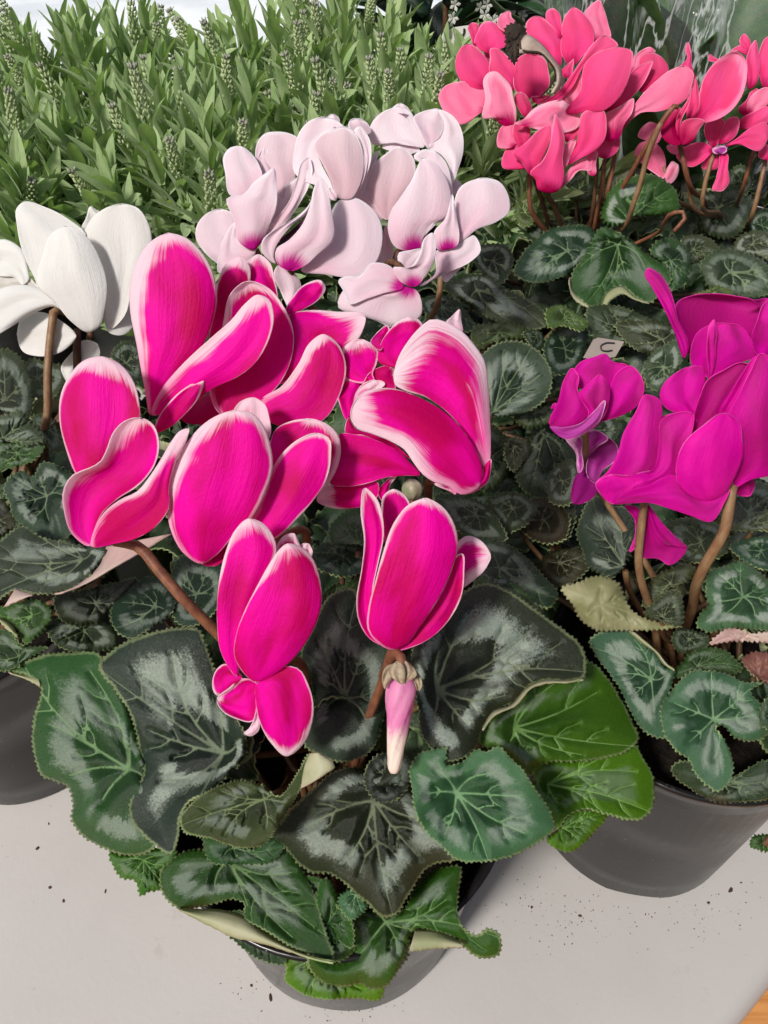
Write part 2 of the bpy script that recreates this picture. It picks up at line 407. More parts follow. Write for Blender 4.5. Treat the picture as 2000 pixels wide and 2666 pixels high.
def make_pot(pl, r0, r1, h):
    def rz(z): return r0 + (r1 - .003 - r0) * z / h
    prof = [(0.001, .004), (r0 - .014, .004), (r0 - .010, .0), (r0 - .002, .0), (r0, .002), (rz(.02), .02), (rz(.05), .05), (rz(h - .014), h - .014),
            (rz(h - .014) + .0016, h - .013), (r1, h - .002), (r1 + .0004, h), (r1 - .0012, h + .0006), (r1 - .003, h - .002), (rz(h - .016) - .002, h - .016), (rz(.05) - .002, .05), (r0 - .004, .006)]
    V, F = lathe(prof, 72)
    V = np.array(V)
    # the drainage notches in the foot of the pot
    a = np.arctan2(V[:, 1], V[:, 0]); low = V[:, 2] < .0035
    V[low & (V[:, 2] < .003), 2] += np.clip(np.cos(a[low & (V[:, 2] < .003)] * 4 + .6) - .45, 0, 1) * .004
    o = link('pot', mesh_from('pot', V, F, mats=[M['pot']]), pl.o)
    pr = random.Random(int(abs(pl.c[0]) * 9999)); n = 40; V = [(0, 0, h - .012)]; F = []
    rs = rz(h - .016) - .003
    for i in range(1, 9):
        for j in range(n):
            a_ = 2 * math.pi * j / n; rr = rs * i / 8
            V.append((rr * math.cos(a_), rr * math.sin(a_), h - .014 + pr.uniform(-.002, .003)))
    for j in range(n): F.append((0, 1 + j, 1 + (j + 1) % n))
    for i in range(7):
        for j in range(n):
            k = (j + 1) % n; q = 1 + i * n
            F.append((q + j, q + n + j, q + n + k, q + k))
    link('soil', mesh_from('soil', V, F, mats=[M['soil']]), pl.o)

def orient(V, F):
    """flip faces so that they look at the camera"""
    V = np.asarray(V); s = 0
    q = np.array([f[:4] if len(f) > 3 else f + f[2:] for f in F]); a, b, c, d = (V[q[:, i]] for i in range(4))
    n = np.cross(c - a, d - b) + np.cross(b - a, c - a); ctr = (a + b + c + d) / 4
    return F if np.sum(n * (CAM - ctr)) > 0 else [tuple(reversed(f)) for f in F]

class Flower:
    """a bloom: its stem (with the receptacle) is the part, its petals are the sub-parts"""
    def __init__(s, pl, D, mat='pic', back='picback', stem=None, smat='stem', fr='X', to=None, lean=.22, k=1., name='flower', r=.0014):
        s.pl, s.D, s.mat, s.back, s.lean, s.k = pl, D, mat, back, lean, k
        V, F = [], []
        if stem:
            pts = []
            for q in parse(fr, stem): pts.append(at(q[0], q[1], D + (q[2] if len(q) > 2 else 0) / 1000.))
            end = np.array([pl.c[0] + rng.uniform(-.012, .012), pl.c[1] + rng.uniform(-.012, .012), pl.h - .014])
            last = pts[-1]
            pts += [last * .5 + end * .5 + np.array([0, 0, .006]), end]
            n = len(pts)
            rad = [r * .85] + [r] * (n - 3) + [r * 1.05, r * 1.1]
            V, F = tube([pl.loc(p) for p in pts], rad, 10, 40)
        s.o = link(name, mesh_from(name, V, F, mats=[M[smat]]), pl.o)
    def petal(s, fr, txt, o=0., w=(10, 10, 20), cup=-.3, bow=-.04, bw=0, tone=0., mat=None, back=None, lean=None, db=None, rip=1., nt=30, ns=15, label=None, name='petal', parent=None):
        sc = FR[fr][2]
        b, L, t, Rr = [parse(fr, x) for x in txt.split('/')]
        b, t = b[0][:2], t[0][:2]
        L = [b] + [q[:2] for q in L] + [t]; Rr = [t] + [q[:2] for q in Rr] + [b]; Rr = Rr[::-1]
        x = np.linspace(0, 1, nt); tt = .5 * (x + .5 * (1 - np.cos(np.pi * x)))
        # one closed smooth outline, so that the tip is round
        loop = L + Rr[::-1][1:-1]
        C = catmull(loop, 600, True); iT = int(np.argmin(np.hypot(C[:, 0] - t[0], C[:, 1] - t[1]))); iB = int(np.argmin(np.hypot(C[:, 0] - b[0], C[:, 1] - b[1])))
        C = np.roll(C, -iB, 0); iT = (iT - iB) % 600
        Lc, Rc = C[:iT + 1], np.vstack([C[iT:], C[:1]])[::-1]
        def res(c):
            d = np.concatenate([[0], np.cumsum(np.hypot(*np.diff(c, axis=0).T))]); d /= d[-1]
            return np.stack([np.interp(tt, d, c[:, 0]), np.interp(tt, d, c[:, 1])], 1)
        Lc, Rc = res(Lc), res(Rc)
        sv = np.sin(np.linspace(-1, 1, ns) * np.pi / 2 * .92) / math.sin(np.pi / 2 * .92)
        T, SS = np.meshgrid(tt, sv, indexing='ij')
        f = (SS + 1) / 2
        PX = Lc[:, None, 0] * (1 - f) + Rc[:, None, 0] * f; PY = Lc[:, None, 1] * (1 - f) + Rc[:, None, 1] * f
        ln = np.hypot(t[0] - b[0], t[1] - b[1]); wd = np.hypot(*(Rc - Lc).T); wmax = wd.max()
        mpp = s.D / FPX
        le = s.lean if lean is None else lean
        o0 = o * .35 if db is None else db
        dep = s.D + (o0 + (o - o0) * np.clip(T * 1.6, 0, 1)) / 1000. - le * ln * mpp * T * s.k
        dep = dep + cup * (1. if cup > 0 else .5 if s.mat in ('pic', 'purple') else .34) * (wmax / 2 * mpp) * (1 - np.abs(SS)**2.6) * (np.sin(np.pi * np.clip(T, 0, 1)) ** .6)
        dep = dep + bow * ln * mpp * 4 * T * (1 - T)
        ph = rng.uniform(0, 6)
        dep = dep + rip * .00013 * np.sin(SS * 11 + 2 * T + ph) * np.sin(np.pi * T) + rip * .0005 * np.sin(SS * 5 + T * 4 + ph) * np.sin(np.pi * T) + rip * .0007 * np.sin(T * 8 + ph * 2) * np.abs(SS)**3
        V = at(PX, PY, dep).reshape(-1, 3)
        F = [(i*ns + j, i*ns + j + 1, (i+1)*ns + j + 1, (i+1)*ns + j) for i in range(nt - 1) for j in range(ns - 1)]
        wl, wr, wt = [max(q / sc, .5) * (1 + .9 * min(1, max(0, (q / sc - 8) / 10))) for q in w]
        def wside(w0, m):
            t = np.linspace(0, 1, m); k = np.clip((t - .55) / .45, 0, 1)**1.5
            return (w0 * (1 - k) + max(w0, wt * .62) * k) * (.3 + .7 * t)
        ow = np.concatenate([wside(wl, iT + 1), wside(wr, 600 - iT)[::-1]])[:600]; oc = C[::2]; ow = ow[::2]
        rim = np.clip(np.min(np.hypot(PX[..., None] - oc[:, 0], PY[..., None] - oc[:, 1]) / ow, -1), 0, 2.5)
        bs = np.clip(1 - np.hypot(PX - b[0], PY - b[1]) / (1.3 * bw / sc), -1, 1) if bw else np.full(T.shape, -1.)
        if not bw and s.mat == 'coral' and (mat or 'coral').startswith('coral'): bs = np.clip(1 - np.hypot(PX - b[0], PY - b[1]) / (.42 * ln), -1, 1) * .8
        sd = rng.uniform(0, 50)
        st = np.stack([SS * .5 * min(1, wmax / ln * 1.2) + sd, T + sd * .3, np.full(T.shape, sd)], -1)
        me = mesh_from(name, s.pl.loc(V), orient(V, F), {'rim': rim.ravel(), 'bs': bs.ravel(), 'st': st.reshape(-1, 3), 'tone': np.full(T.size, tone), 'tt': np.stack([SS, T, 0 * T], -1).reshape(-1, 3)},
                       [M[mat or s.mat], M[back or s.back or s.mat]])
        ob = link(name, me, parent or s.o); solid(ob, .0002, -1, 1, 0)
        if label: ob['label'] = label
        return ob

TOOTH = np.array([.15, .75, 1., .5])
def leaf_core(out2, c2, embed, size, teeth=11., amp=4., fine=1, tip=None, seed=0, vw=1.):
    """out2: outline points (x,y,dz mm) ; c2: petiole point ; embed(x,y,dz,r)->3D"""
    lr_ = random.Random(seed)
    C0, per = catmull(out2, 400, True, True)
    spt = (2, 3, 4)[fine]
    nteeth = max(24, int(per / teeth)); n = nteeth * spt
    C = catmull(out2, n, True)
    prof = (np.array([.1, 1.])[np.arange(n) % 2], np.array([.1, 1., .6])[np.arange(n) % 3], TOOTH[np.arange(n) % 4])[fine]
    tam = np.array([lr_.uniform(.55, 1.25) for _ in range(nteeth)])[np.arange(n) // spt]
    c2 = np.asarray(c2[:2], float)
    tg = np.roll(C[:, :2], -1, 0) - np.roll(C[:, :2], 1, 0); nr = np.stack([tg[:, 1], -tg[:, 0]], 1); nr /= np.hypot(*nr.T)[:, None] + 1e-9
    area = .5 * np.sum(C[:, 0] * np.roll(C[:, 1], -1) - np.roll(C[:, 0], -1) * C[:, 1])
    if area < 0: nr = -nr
    E = C[:, :2] + nr * (prof * tam - .5)[:, None] * amp
    Rg = math.sqrt(abs(area) / math.pi)
    dist = np.hypot(*(C[:, :2] - c2).T)
    if tip is None: k0 = int(np.argmax(dist))
    else: k0 = int(np.argmin(np.hypot(C[:, 0] - tip[0], C[:, 1] - tip[1])))
    segs = []
    def rot(v, a): return np.array([v[0] * math.cos(a) - v[1] * math.sin(a), v[0] * math.sin(a) + v[1] * math.cos(a)])
    for q, u in enumerate([0, .13, -.13, .25, -.25, .37, -.37]):
        k = int(k0 + (u + lr_.uniform(-.02, .02)) * n) % n
        end = C[k, :2] - c2; ml = 1.0 if q == 0 else (.84 if q < 3 else (.70 if q < 5 else .55))
        dev = np.array([-end[1], end[0]]) * lr_.uniform(-.10, .10)
        pr = [(c2 + end * s_ * ml + dev * math.sin(math.pi * s_), s_ * ml) for s_ in np.linspace(0, 1, 7)]
        for a_, b_ in zip(pr[:-1], pr[1:]): segs.append((a_[0], b_[0], 1 - .75 * a_[1]))
        if q > 4: continue
        for s0 in ((.38, .62) if q < 3 else (.52,)):
            for sg in (-1, 1):
                if lr_.random() < .2: continue
                i0 = s0 + lr_.uniform(-.07, .07); p0 = c2 + end * i0 * ml + dev * math.sin(math.pi * i0)
                L_ = np.linalg.norm(end) * lr_.uniform(.20, .32)
                d_ = end / (np.linalg.norm(end) + 1e-9); pm = p0 + rot(d_, sg * .85) * L_ * .5; p1 = pm + rot(d_, sg * .5) * L_ * .5
                segs.append((p0, pm, .46)); segs.append((pm, p1, .30))
    # interior points: along the veins, then a hexagonal grid
    h = Rg * (.12, .068, .042)[fine]
    pts = [c2]
    for a_, b_, w_ in segs:
        m_ = max(1, int(np.linalg.norm(b_ - a_) / (h * .8)))
        for t in range(m_): pts.append(a_ + (b_ - a_) * (t / m_))
    pts = np.array(pts)
    gx = []; lo = E.min(0); hi = E.max(0); r_ = 0; y = lo[1]
    while y < hi[1]:
        x = lo[0] + (h / 2 if r_ % 2 else 0)
        while x < hi[0]: gx.append((x, y)); x += h
        y += h * .866; r_ += 1
    gx = np.array(gx) + np.array([[lr_.uniform(-.1, .1) * h, lr_.uniform(-.1, .1) * h] for _ in gx])
    dv = np.min(np.hypot(gx[:, None, 0] - pts[None, :, 0], gx[:, None, 1] - pts[None, :, 1]), 1)
    P = np.vstack([pts, gx[dv > h * .5]])
    A2 = E; B2 = np.roll(E, -1, 0)
    def edge_d(Q):
        best = np.full(len(Q), 1e9); arg = np.zeros(len(Q), int)
        ab = B2 - A2; l2 = np.sum(ab**2, 1) + 1e-12
        for s_ in range(0, len(Q), 400):
            q_ = Q[s_:s_ + 400]; t = np.clip(np.einsum('ijk,jk->ij', q_[:, None] - A2[None], ab) / l2, 0, 1)
            d = np.hypot(*np.moveaxis(q_[:, None] - (A2[None] + t[..., None] * ab[None]), 2, 0))
            best[s_:s_ + 400] = d.min(1); arg[s_:s_ + 400] = d.argmin(1)
        return best, arg
    def inside(Q):
        x, y = Q[:, 0][:, None], Q[:, 1][:, None]; x1, y1, x2, y2 = A2[:, 0], A2[:, 1], B2[:, 0], B2[:, 1]
        cr = ((y1 > y) != (y2 > y)) & (x < (x2 - x1) * (y - y1) / (y2 - y1 + 1e-12) + x1)
        return cr.sum(1) % 2 == 1
    ed, _ = edge_d(P); P = P[inside(P) & (ed > h * .38)]
    allp = np.vstack([E, P]); ne = len(E)
    res = delaunay_2d_cdt([Vector(q) for q in allp], [(i, (i + 1) % ne) for i in range(ne)], [], 0, 1e-5, True)
    P = np.array([tuple(v) for v in res[0]]); F = np.array([tuple(f) for f in res[2]]); F = [tuple(int(i) for i in f) for f in F[inside(P[F].mean(1))]]
    onb = np.array([any(o < ne for o in q) for q in res[3]])
    ed, arg = edge_d(P); ed[onb] = 0
    dc = np.hypot(*(P - c2).T); RR = dc / (dc + ed + 1e-9)
    # depth offsets of the margin fade towards the petiole
    wgt = 1 / (np.hypot(P[:, None, 0] - C[None, ::3, 0], P[:, None, 1] - C[None, ::3, 1]) + .02 * Rg)**3
    Z = (wgt @ C[::3, 2]) / wgt.sum(1) * RR**2.2
    A = np.array([q[0] for q in segs]); B = np.array([q[1] for q in segs]); W = np.array([q[2] for q in segs])
    ab = B - A; l2 = np.sum(ab**2, 1) + 1e-9; vd = np.full(len(P), 9.); w0 = Rg * .026 * vw
    for a_, d_, L2, w_ in zip(A, ab, l2, W):
        t = np.clip(((P - a_) @ d_) / L2, 0, 1); dd = np.hypot(*(P - (a_ + t[:, None] * d_)).T)
        vd = np.minimum(vd, dd / (w0 * w_))
    lift = -.0042 * size / .04 * np.clip(vd / 7, 0, 1) * np.sin(np.pi * np.clip(RR, 0, 1)) ** .7
    ph = lr_.uniform(0, 6); angs = np.arctan2(P[:, 1] - c2[1], P[:, 0] - c2[0])
    wav = size / .04 * ((.0034 if fine else .0024) * np.sin(angs * 4 + ph) * RR**3 + .0016 * np.sin(angs * 9 + ph * 2) * RR**5 + .0045 * RR**7 * (.35 + .65 * np.sin(angs * 2 + ph * 3)))
    V = embed(P[:, 0], P[:, 1], Z / 1000. + lift + wav, RR)
    lp = np.stack([(P[:, 0] - c2[0]) / Rg, (P[:, 1] - c2[1]) / Rg, np.full(len(P), seed * 1.37)], 1)
    return V, F, np.clip(vd, 0, 9), RR, lp

def plane_fun(fr_c, z, n):
    c = at_z(fr_c[0], fr_c[1], z); n = n / np.linalg.norm(n)
    v = c - CAM; v /= np.linalg.norm(v)
    for _ in range(30):
        if -np.dot(v, n) >= .50: break
        n = n - v * .06; n /= np.linalg.norm(n)
    def dep(px, py):
        r = rays(px, py); return np.dot(c - CAM, n) / (r @ n)
    return c, n, dep

def leaf(pl, fr, txt, z=.14, n=None, tint=(.05, .10, .045), sil=.8, tip=None, fine=1, amp=6.5, patches=(), cup=None, petiole=True, mat='leaf', back='under', label=None, vw=1., teeth=13.):
    cs, os_ = txt.split('/')
    c = parse(fr, cs)[0]; out = [q if len(q) > 2 else q + [0.] for q in parse(fr, os_)]
    C3 = at_z(c[0], c[1], z)
    if pl is None: pl = min((P2, P4, P5, P6), key=lambda p: np.hypot(*(p.c[:2] - C3[:2])))
    if n is None:
        d = C3[:2] - pl.c[:2]; l = np.linalg.norm(d); d = d / (l + 1e-6) * min(1, l / .05)
        n = np.array([d[0] * .5, d[1] * .5 - .12, 1.0])
    c3, n3, dep = plane_fun(c, z, np.asarray(n, float))
    size = float(np.median([np.hypot(q[0] - c[0], q[1] - c[1]) for q in out])) * dep(c[0], c[1]) / FPX
    if cup is None: cup = (-.10, .14, .06, -.06, .17)[pl.nl % 5] * (1.5 if fine < 2 else 1.3)
    def emb(x, y, dz, r):
        return at(x, y, dep(x, y) + dz + cup * size * (1 - r**2))
    pl.nl += 1; sd = (pl.nl * 31 + int(abs(pl.c[0]) * 1000)) % 97
    V, F, vd, lr_, lp = leaf_core(out, c, emb, size, teeth=teeth, amp=amp, fine=fine, tip=None if tip is None else nat(fr, tip), seed=sd, vw=vw)
    F = orient(V, F); fm = [0] * len(F); V = list(map(tuple, V)); vd = list(vd); lr2 = list(lr_); lp = [tuple(q) for q in lp]
    for (a, b_, mi) in patches:
        Pa = [q if len(q) > 2 else q + [0.] for q in parse(fr, a)]; Pb = [q if len(q) > 2 else q + [-3.] for q in parse(fr, b_)]
        N = 40; A_ = catmull(Pa, N); B_ = catmull(Pb, N); m_ = 7
        jag = np.array([rng.uniform(-.5, .5) for _ in range(N)]) * amp * .6
        base = len(V); PV = []
        for i in range(N):
            for j in range(m_):
                f = j / (m_ - 1); q = A_[i] * (1 - f) + B_[i] * f
                if j == m_ - 1: q[:2] += (B_[i] - A_[i])[:2] / (np.linalg.norm((B_[i] - A_[i])[:2]) + 1e-6) * jag[i]
                d = dep(q[0], q[1]) + q[2] / 1000. - .002 * math.sin(math.pi * f)
                PV.append(at(np.array(q[0]), np.array(q[1]), np.array(d)))
                vd.append(9.); lr2.append(.35 + .6 * f); lp.append((q[0] / 200, q[1] / 200, sd * 1.37))
        PF = [(i*m_ + j, i*m_ + j + 1, (i+1)*m_ + j + 1, (i+1)*m_ + j) for i in range(N - 1) for j in range(m_ - 1)]
        PF = orient(PV, PF)
        V += [tuple(p) for p in PV]; F += [tuple(i + base for i in f) for f in PF]; fm += [mi] * len(PF)
    me = mesh_from('leaf', pl.loc(np.array(V)), F, {'vd': vd, 'lr': lr2, 'lp': np.array(lp)}, [M[mat], M[back], M['rim'], M['underpink']], fm)
    o = link('leaf', me, pl.o)
    md = o.modifiers.new('thickness', 'SOLIDIFY'); md.thickness = .0005; md.offset = -1; md.material_offset = 1 if mat == 'leaf' else 0; md.material_offset_rim = 2
    o.color = (tint[0], tint[1], tint[2], sil)
    if label: o['label'] = label
    if petiole: add_petiole(pl, o, emb(np.array(float(c[0])), np.array(float(c[1])), 0., 0.) - n3 * .0016, n3)
    return o

def add_petiole(pl, o, C3, n3):
    soil = np.array([pl.c[0] + rng.uniform(-.02, .02), pl.c[1] + rng.uniform(-.02, .02), pl.h - .014])
    a = C3 - n3 * .0012; mid = (a + soil) / 2 + np.array([0, 0, -.004]); m1 = a - n3 * .010
    V, F = tube([pl.loc(a), pl.loc(m1), pl.loc(mid), pl.loc(soil)], [.0011, .0011, .0012, .0014], 7, 12)
    link('petiole', mesh_from('petiole', V, F, mats=[M['petiole']]), o)

# generic leaves, four shared meshes, for the crowns below and behind the leaves one can follow
def generic_leaves():
    res = []
    for v in range(7):
        g = random.Random(100 + v); out = []
        for i in range(22):
            a = 2 * math.pi * i / 22; rad = 200 * (1 + (.08 + .16 * (v % 3)) * math.cos(a) + g.uniform(-.09, .09))
            if i in (10, 12): rad *= .88
            if i == 11: rad *= .32
            out.append([rad * math.cos(a) + 50, rad * math.sin(a), g.uniform(-9, 12)])
        def emb(x, y, dz, r, gg=g): return np.stack([x, y, -dz * 5000 + (34 if v % 2 else -22) * np.cos(r * 2.6) - (30 + 12 * v) * (x / 250) * np.abs(x / 250)], 1) * (.001 * .2)
        V, F, vd, lr_, lp = leaf_core(out, (0, 0), emb, .04, teeth=20, amp=7, fine=1, tip=(250, 0), seed=50 + v)
        V = np.asarray(V)
        me = mesh_from('leaf', V, F, {'vd': vd, 'lr': lr_, 'lp': lp}, [M['leaf'], M['under'], M['rim']])
        if me.polygons[len(me.polygons) // 2].normal.z < 0: me.flip_normals()
        res.append(me)
    return res
def fill_leaves(pl, n, r, z0, z1, s=(.55, .85), seed=1, skip=None, tints=((.03, .055, .028), (.04, .07, .035), (.028, .05, .035))):  # dark tints paint shade into the gaps between leaves
    g = random.Random(seed)
    for i in range(n):
        for _ in range(20):
            a = g.uniform(0, 2 * math.pi); d = r * math.sqrt(g.uniform(.02, 1)); x, y = d * math.cos(a), d * math.sin(a)
            if skip is None or not skip(x, y): break
        z = z1 + (z0 - z1) * (d / r) + g.uniform(-.006, .006)
        o = link('leaf', GEN[g.randrange(7)], pl.o)
        tilt = .2 + .6 * d / r + g.uniform(-.35, .5)
        nv = Vector((math.cos(a) * tilt, math.sin(a) * tilt, 1)).normalized()
        q = nv.to_track_quat('Z', 'Y').to_matrix().to_4x4()
        sc = g.uniform(*s)
        aim = Matrix.Rotation(a + g.uniform(-.9, .9), 4, 'Z')
        base = Vector((x, y, z))
        # the tip points outward
        X = Vector((math.cos(a + g.uniform(-.8, .8)), math.sin(a + g.uniform(-.8, .8)), 0)); X = (X - nv * X.dot(nv)).normalized(); Y = nv.cross(X)
        m = Matrix((( X.x, Y.x, nv.x, x), (X.y, Y.y, nv.y, y), (X.z, Y.z, nv.z, z), (0, 0, 0, 1)))
        o.matrix_local = m @ Matrix.Diagonal((sc, sc, sc, 1))
        md = o.modifiers.new('thickness', 'SOLIDIFY'); md.thickness = .0005; md.offset = -1; md.material_offset = 1; md.material_offset_rim = 2
        t = tints[g.randrange(len(tints))]; k = g.uniform(.75, 1.25)
        o.color = (t[0] * k, t[1] * k, t[2] * k, g.uniform(.0, .4))
M['pot'] = None
def pot_material():
    m, b = newmat('black_plastic_pot')
    co = b.coord(); n = b.noise(co, 25, 4, .6); f = b.noise(co, 900, 2, .5); sc = b.noise(b.vm('MULTIPLY', co, (1, 1, 3)), 160, 5, .75)
    c = b.mix(b.mr(n, .3, .7), (.008, .0078, .008), (.015, .0145, .0145))
    c = b.mix(b.math('MULTIPLY', b.mr(sc, .62, .74), .6), c, (.17, .155, .14))
    c = b.mix(b.mr(f, .755, .79), c, (.5, .48, .45))
    b.out(b.bsdf(c, b.mr(n, .3, .7, .22, .34), .36, b.bump(b.math('ADD', n, b.math('MULTIPLY', sc, .3)), .12, .0008)))
    return m
M['pot'] = pot_material()
M['soil'] = simple_mat('potting_soil', (.007, .005, .004), (.022, .016, .011), 420, .9, .2, bump=1, bdist=.003)
GEN = generic_leaves()

# ================================================================== the picotee cyclamen in front
P1 = Plant('potted_cyclamen', 'magenta cyclamen with white edged petals in the dark pot nearest the viewer', 'potted plant', (-.016, .126), 'potted cyclamens on the table', h=.108, r0=.050, r1=.060)
# --- lower middle bloom
f = Flower(P1, .212, stem='310,850,6 430,780,12 500,770,20', fr='F')
f.petal('F', '440,300/412,215 440,175/490,163/512,200 520,260', o=7, w=(30, 30, 60), tone=.1)
f.petal('F', '520,300/515,235 530,212/560,212/578,250 568,280', o=8, w=(30, 30, 60), tone=.1)
f.petal('F', '215,850/140,740 120,600 121,480 140,330 165,240 205,150/270,92/335,110 388,170 408,230 380,330 320,450 270,600 235,740', o=5, w=(12, 16, 75), cup=-.35)
f.petal('F', '310,876/235,820 203,750 212,650 250,540 310,420 370,310 410,250/455,212/520,225 575,275 612,370 624,460 600,590 540,700 450,800 370,855', o=0, w=(14, 9, 60), cup=-.45)
f.petal('F', '240,860/150,790 118,815/117,940/145,950 200,900', o=6, w=(14, 14, 24), tone=.2, lean=0)
f.petal('F', '300,875/240,862 178,908/120,962/148,1015 215,1052 290,1066 310,980', o=3, w=(26, 8, 20), lean=-.2, cup=.3)
f.petal('F', '312,990/292,1065 272,1100/250,1122/275,1138 320,1112 326,1060', o=2, w=(60, 60, 70), lean=-.2)
f.petal('F', '310,885/306,980 330,1085 380,1172/452,1234/530,1182 575,1085 584,990 556,885 510,812 450,800 375,842', o=-1, w=(8, 16, 75), lean=-.25, cup=-.3)
# --- lower right bloom like a tulip
f = Flower(P1, .214, stem='970,700,8 948,760,14 935,800,22', fr='F', smat='stem')
f.petal('F', '960,320/922,180 908,60 920,-20/968,-50/1020,-20 1046,20 1030,120 990,220', o=11, w=(10, 14, 40), tone=.25)
f.petal('F', '1230,380/1262,225 1320,175 1390,200/1432,275/1405,340 1350,390 1290,428', o=9, w=(30, 60, 105), cup=-.25)
f.petal('F', '945,712/855,672 802,590 790,490 812,350 826,200 810,40/830,-52/885,-5 915,80 920,180 895,300 868,440 880,600', o=5, w=(16, 16, 40), cup=.28, tone=.08)
f.petal('F', '985,724/1060,600 1170,470 1240,350 1272,270/1292,262/1304,350 1288,480 1240,572 1160,655 1060,708', o=4, w=(8, 10, 12), cup=.1)
f.petal('F', '970,725/890,690 842,620 846,530 880,390 918,250 970,110 1050,18/1125,-4/1200,32 1252,100 1278,200 1245,345 1180,485 1095,610 1025,700', o=0, w=(22, 13, 55), cup=-.45)
# --- left bloom, heart shaped
f = Flower(P1, .222, stem='360,940,6 470,960,8 580,1080,8 700,1220,9 815,1335,13', fr='E', smat='stem', r=.00165)
f.petal('E', '250,700/175,610 130,490 100,350 108,230 150,140 215,72/300,50/390,85 452,160 484,270 487,350 450,450 370,580', o=9, w=(20, 10, 110), cup=-.3)
f.petal('E', '250,962/163,905 125,800 121,690 160,625 240,590 296,560 330,495 355,425 410,365/490,347/548,378 577,455 562,560 490,660 365,745 300,810 268,890', o=3, w=(40, 9, 30), cup=.42, tone=.12)
f.petal('E', '252,962/268,880 305,812 395,738 470,702 535,625 590,540 640,455 680,408/722,398/716,440 660,560 628,680 626,780 580,850 480,920 370,950', o=0, w=(46, 7, 40), cup=-.3)
# --- centre bloom
f = Flower(P1, .222, stem='900,1010,8 1100,960,16 1270,880,22 1290,960,30', fr='E')
f.petal('E', '1010,500/930,330 970,268/1035,248/1085,280 1106,340 1112,440', o=9, w=(90, 90, 150), cup=-.2)
f.petal('E', '1120,600/1108,480 1140,400 1210,362/1300,352/1385,375 1440,430 1453,500 1425,610 1370,690 1250,770', o=10, w=(14, 42, 30), tone=.15)
f.petal('E', '930,970/1015,840 1090,700 1130,575 1180,505 1255,445/1340,422/1398,448 1405,520 1385,640 1315,750 1232,840 1140,925 1040,950', o=5, w=(26, 16, 40), cup=-.2)
f.petal('E', '760,1030/840,985 890,930/918,925/905,1000 860,1052 800,1056', o=4, w=(1, 1, 1), tone=.8, lean=0)
f.petal('E', '785,1048/700,1000 640,900 616,780 618,680 650,590 720,455 810,362/930,312/1025,322 1082,385 1115,480 1127,570 1092,700 1020,830 925,930 850,1010', o=0, w=(50, 24, 110), cup=-.4)
# --- upper left bloom
f = Flower(P1, .240, stem='900,960,6 905,1010,10', fr='C')
f.petal('C', '1100,520/1075,400 1072,300/1115,268/1162,300 1186,380 1200,470 1160,540', o=14, w=(18, 12, 40), tone=.25)
f.petal('C', '910,640/930,490 942,380 975,310/1040,280/1075,315 1076,410 1010,520 950,600', o=12, w=(16, 10, 60), tone=.2)
f.petal('C', '1225,540/1265,450 1318,397/1390,383/1408,412 1382,460 1315,505', o=12, w=(14, 14, 24), tone=.25)
f.petal('C', '1200,830/1238,640 1245,532 1330,510 1440,515/1577,540/1562,610 1500,685 1410,740 1300,800', o=11, w=(10, 26, 150), cup=-.15, tone=.15)
f.petal('C', '960,960/905,860 940,720 965,560 1000,435/1065,387/1150,410 1228,500 1268,610 1252,740 1205,830 1130,900 1050,945', o=8, w=(40, 8, 60), cup=.25, tone=.45)
f.petal('C', '900,1010/780,980 860,890/1000,860/1160,900 1170,1000 1010,1030', o=9, w=(1, 1, 1), tone=.7, lean=0)  # filler petal in the bloom's hollow, painted dark as its shadow
f.petal('C', '1130,960/1128,900 1215,840 1290,740 1340,648/1395,613/1458,652 1496,750 1470,870 1395,985 1285,1015 1190,1005', o=5, w=(42, 8, 30), cup=-.25, tone=.2)
f.petal('C', '650,962/625,850 590,660 560,490 565,380 600,280 652,212/725,178/800,195 872,260 922,350 937,450 918,560 862,690 765,780 690,880', o=3, w=(62, 8, 110), cup=-.4)
f.petal('C', '655,962/692,860 765,768 835,698 925,618 1003,548 1060,480/1112,443/1162,462 1182,525 1160,640 1100,740 1010,808 935,840 860,890 760,935', o=0, w=(52, 8, 40), cup=-.3)
f.petal('C', '665,1042/680,980 722,918 790,852 848,820/880,815/868,870 800,960 730,1020', o=-2, w=(16, 10, 30), tone=.12)
# --- right bloom
f = Flower(P1, .232, stem='1040,1330,8 960,1300,12 880,1310,18 872,1420,26', fr='J')
f.petal('J', '480,570/275,565 242,380 300,312/390,288/482,330 514,375 500,460 470,540', o=14, w=(30, 30, 90), tone=.2)
f.petal('J', '530,360/455,308 520,225/580,185/592,230 560,310', o=16, w=(8, 8, 20), tone=.35)
f.petal('J', '640,480/512,445 528,320 590,220 660,150/730,124/812,150 832,180 740,300 680,410', o=13, w=(10, 24, 70), tone=.22)
f.petal('J', '290,870/228,740 210,650 242,582/345,545/420,552 410,620 350,690 330,790', o=12, w=(18, 18, 90), tone=.12)
f.petal('J', '1060,240/1000,158 1040,120/1098,68/1110,150 1118,235', o=12, w=(150, 150, 150))
f.petal('J', '640,645/400,620 438,535 520,485/630,477/638,550 640,600', o=8, w=(8, 34, 12), tone=.6)
f.petal('J', '340,800/345,680 415,602/500,580/560,605 520,645 400,690', o=6, w=(60, 60, 120))
f.petal('J', '740,1145/560,1045 400,978 272,962/300,850/345,920 460,962 620,1032', o=8, w=(3, 6, 8), tone=.55)
f.petal('J', '815,1262/700,1268 560,1282 420,1325 280,1345 165,1328/190,1190/232,1060 225,970 350,972 500,1015 640,1080 740,1170', o=6, w=(10, 9, 12), cup=-.2, tone=.2)
f.petal('J', '505,1320/512,1400 440,1475 300,1505 180,1502/72,1442/110,1370 170,1325 300,1340 400,1325', o=9, w=(10, 10, 170), tone=.15, lean=0)
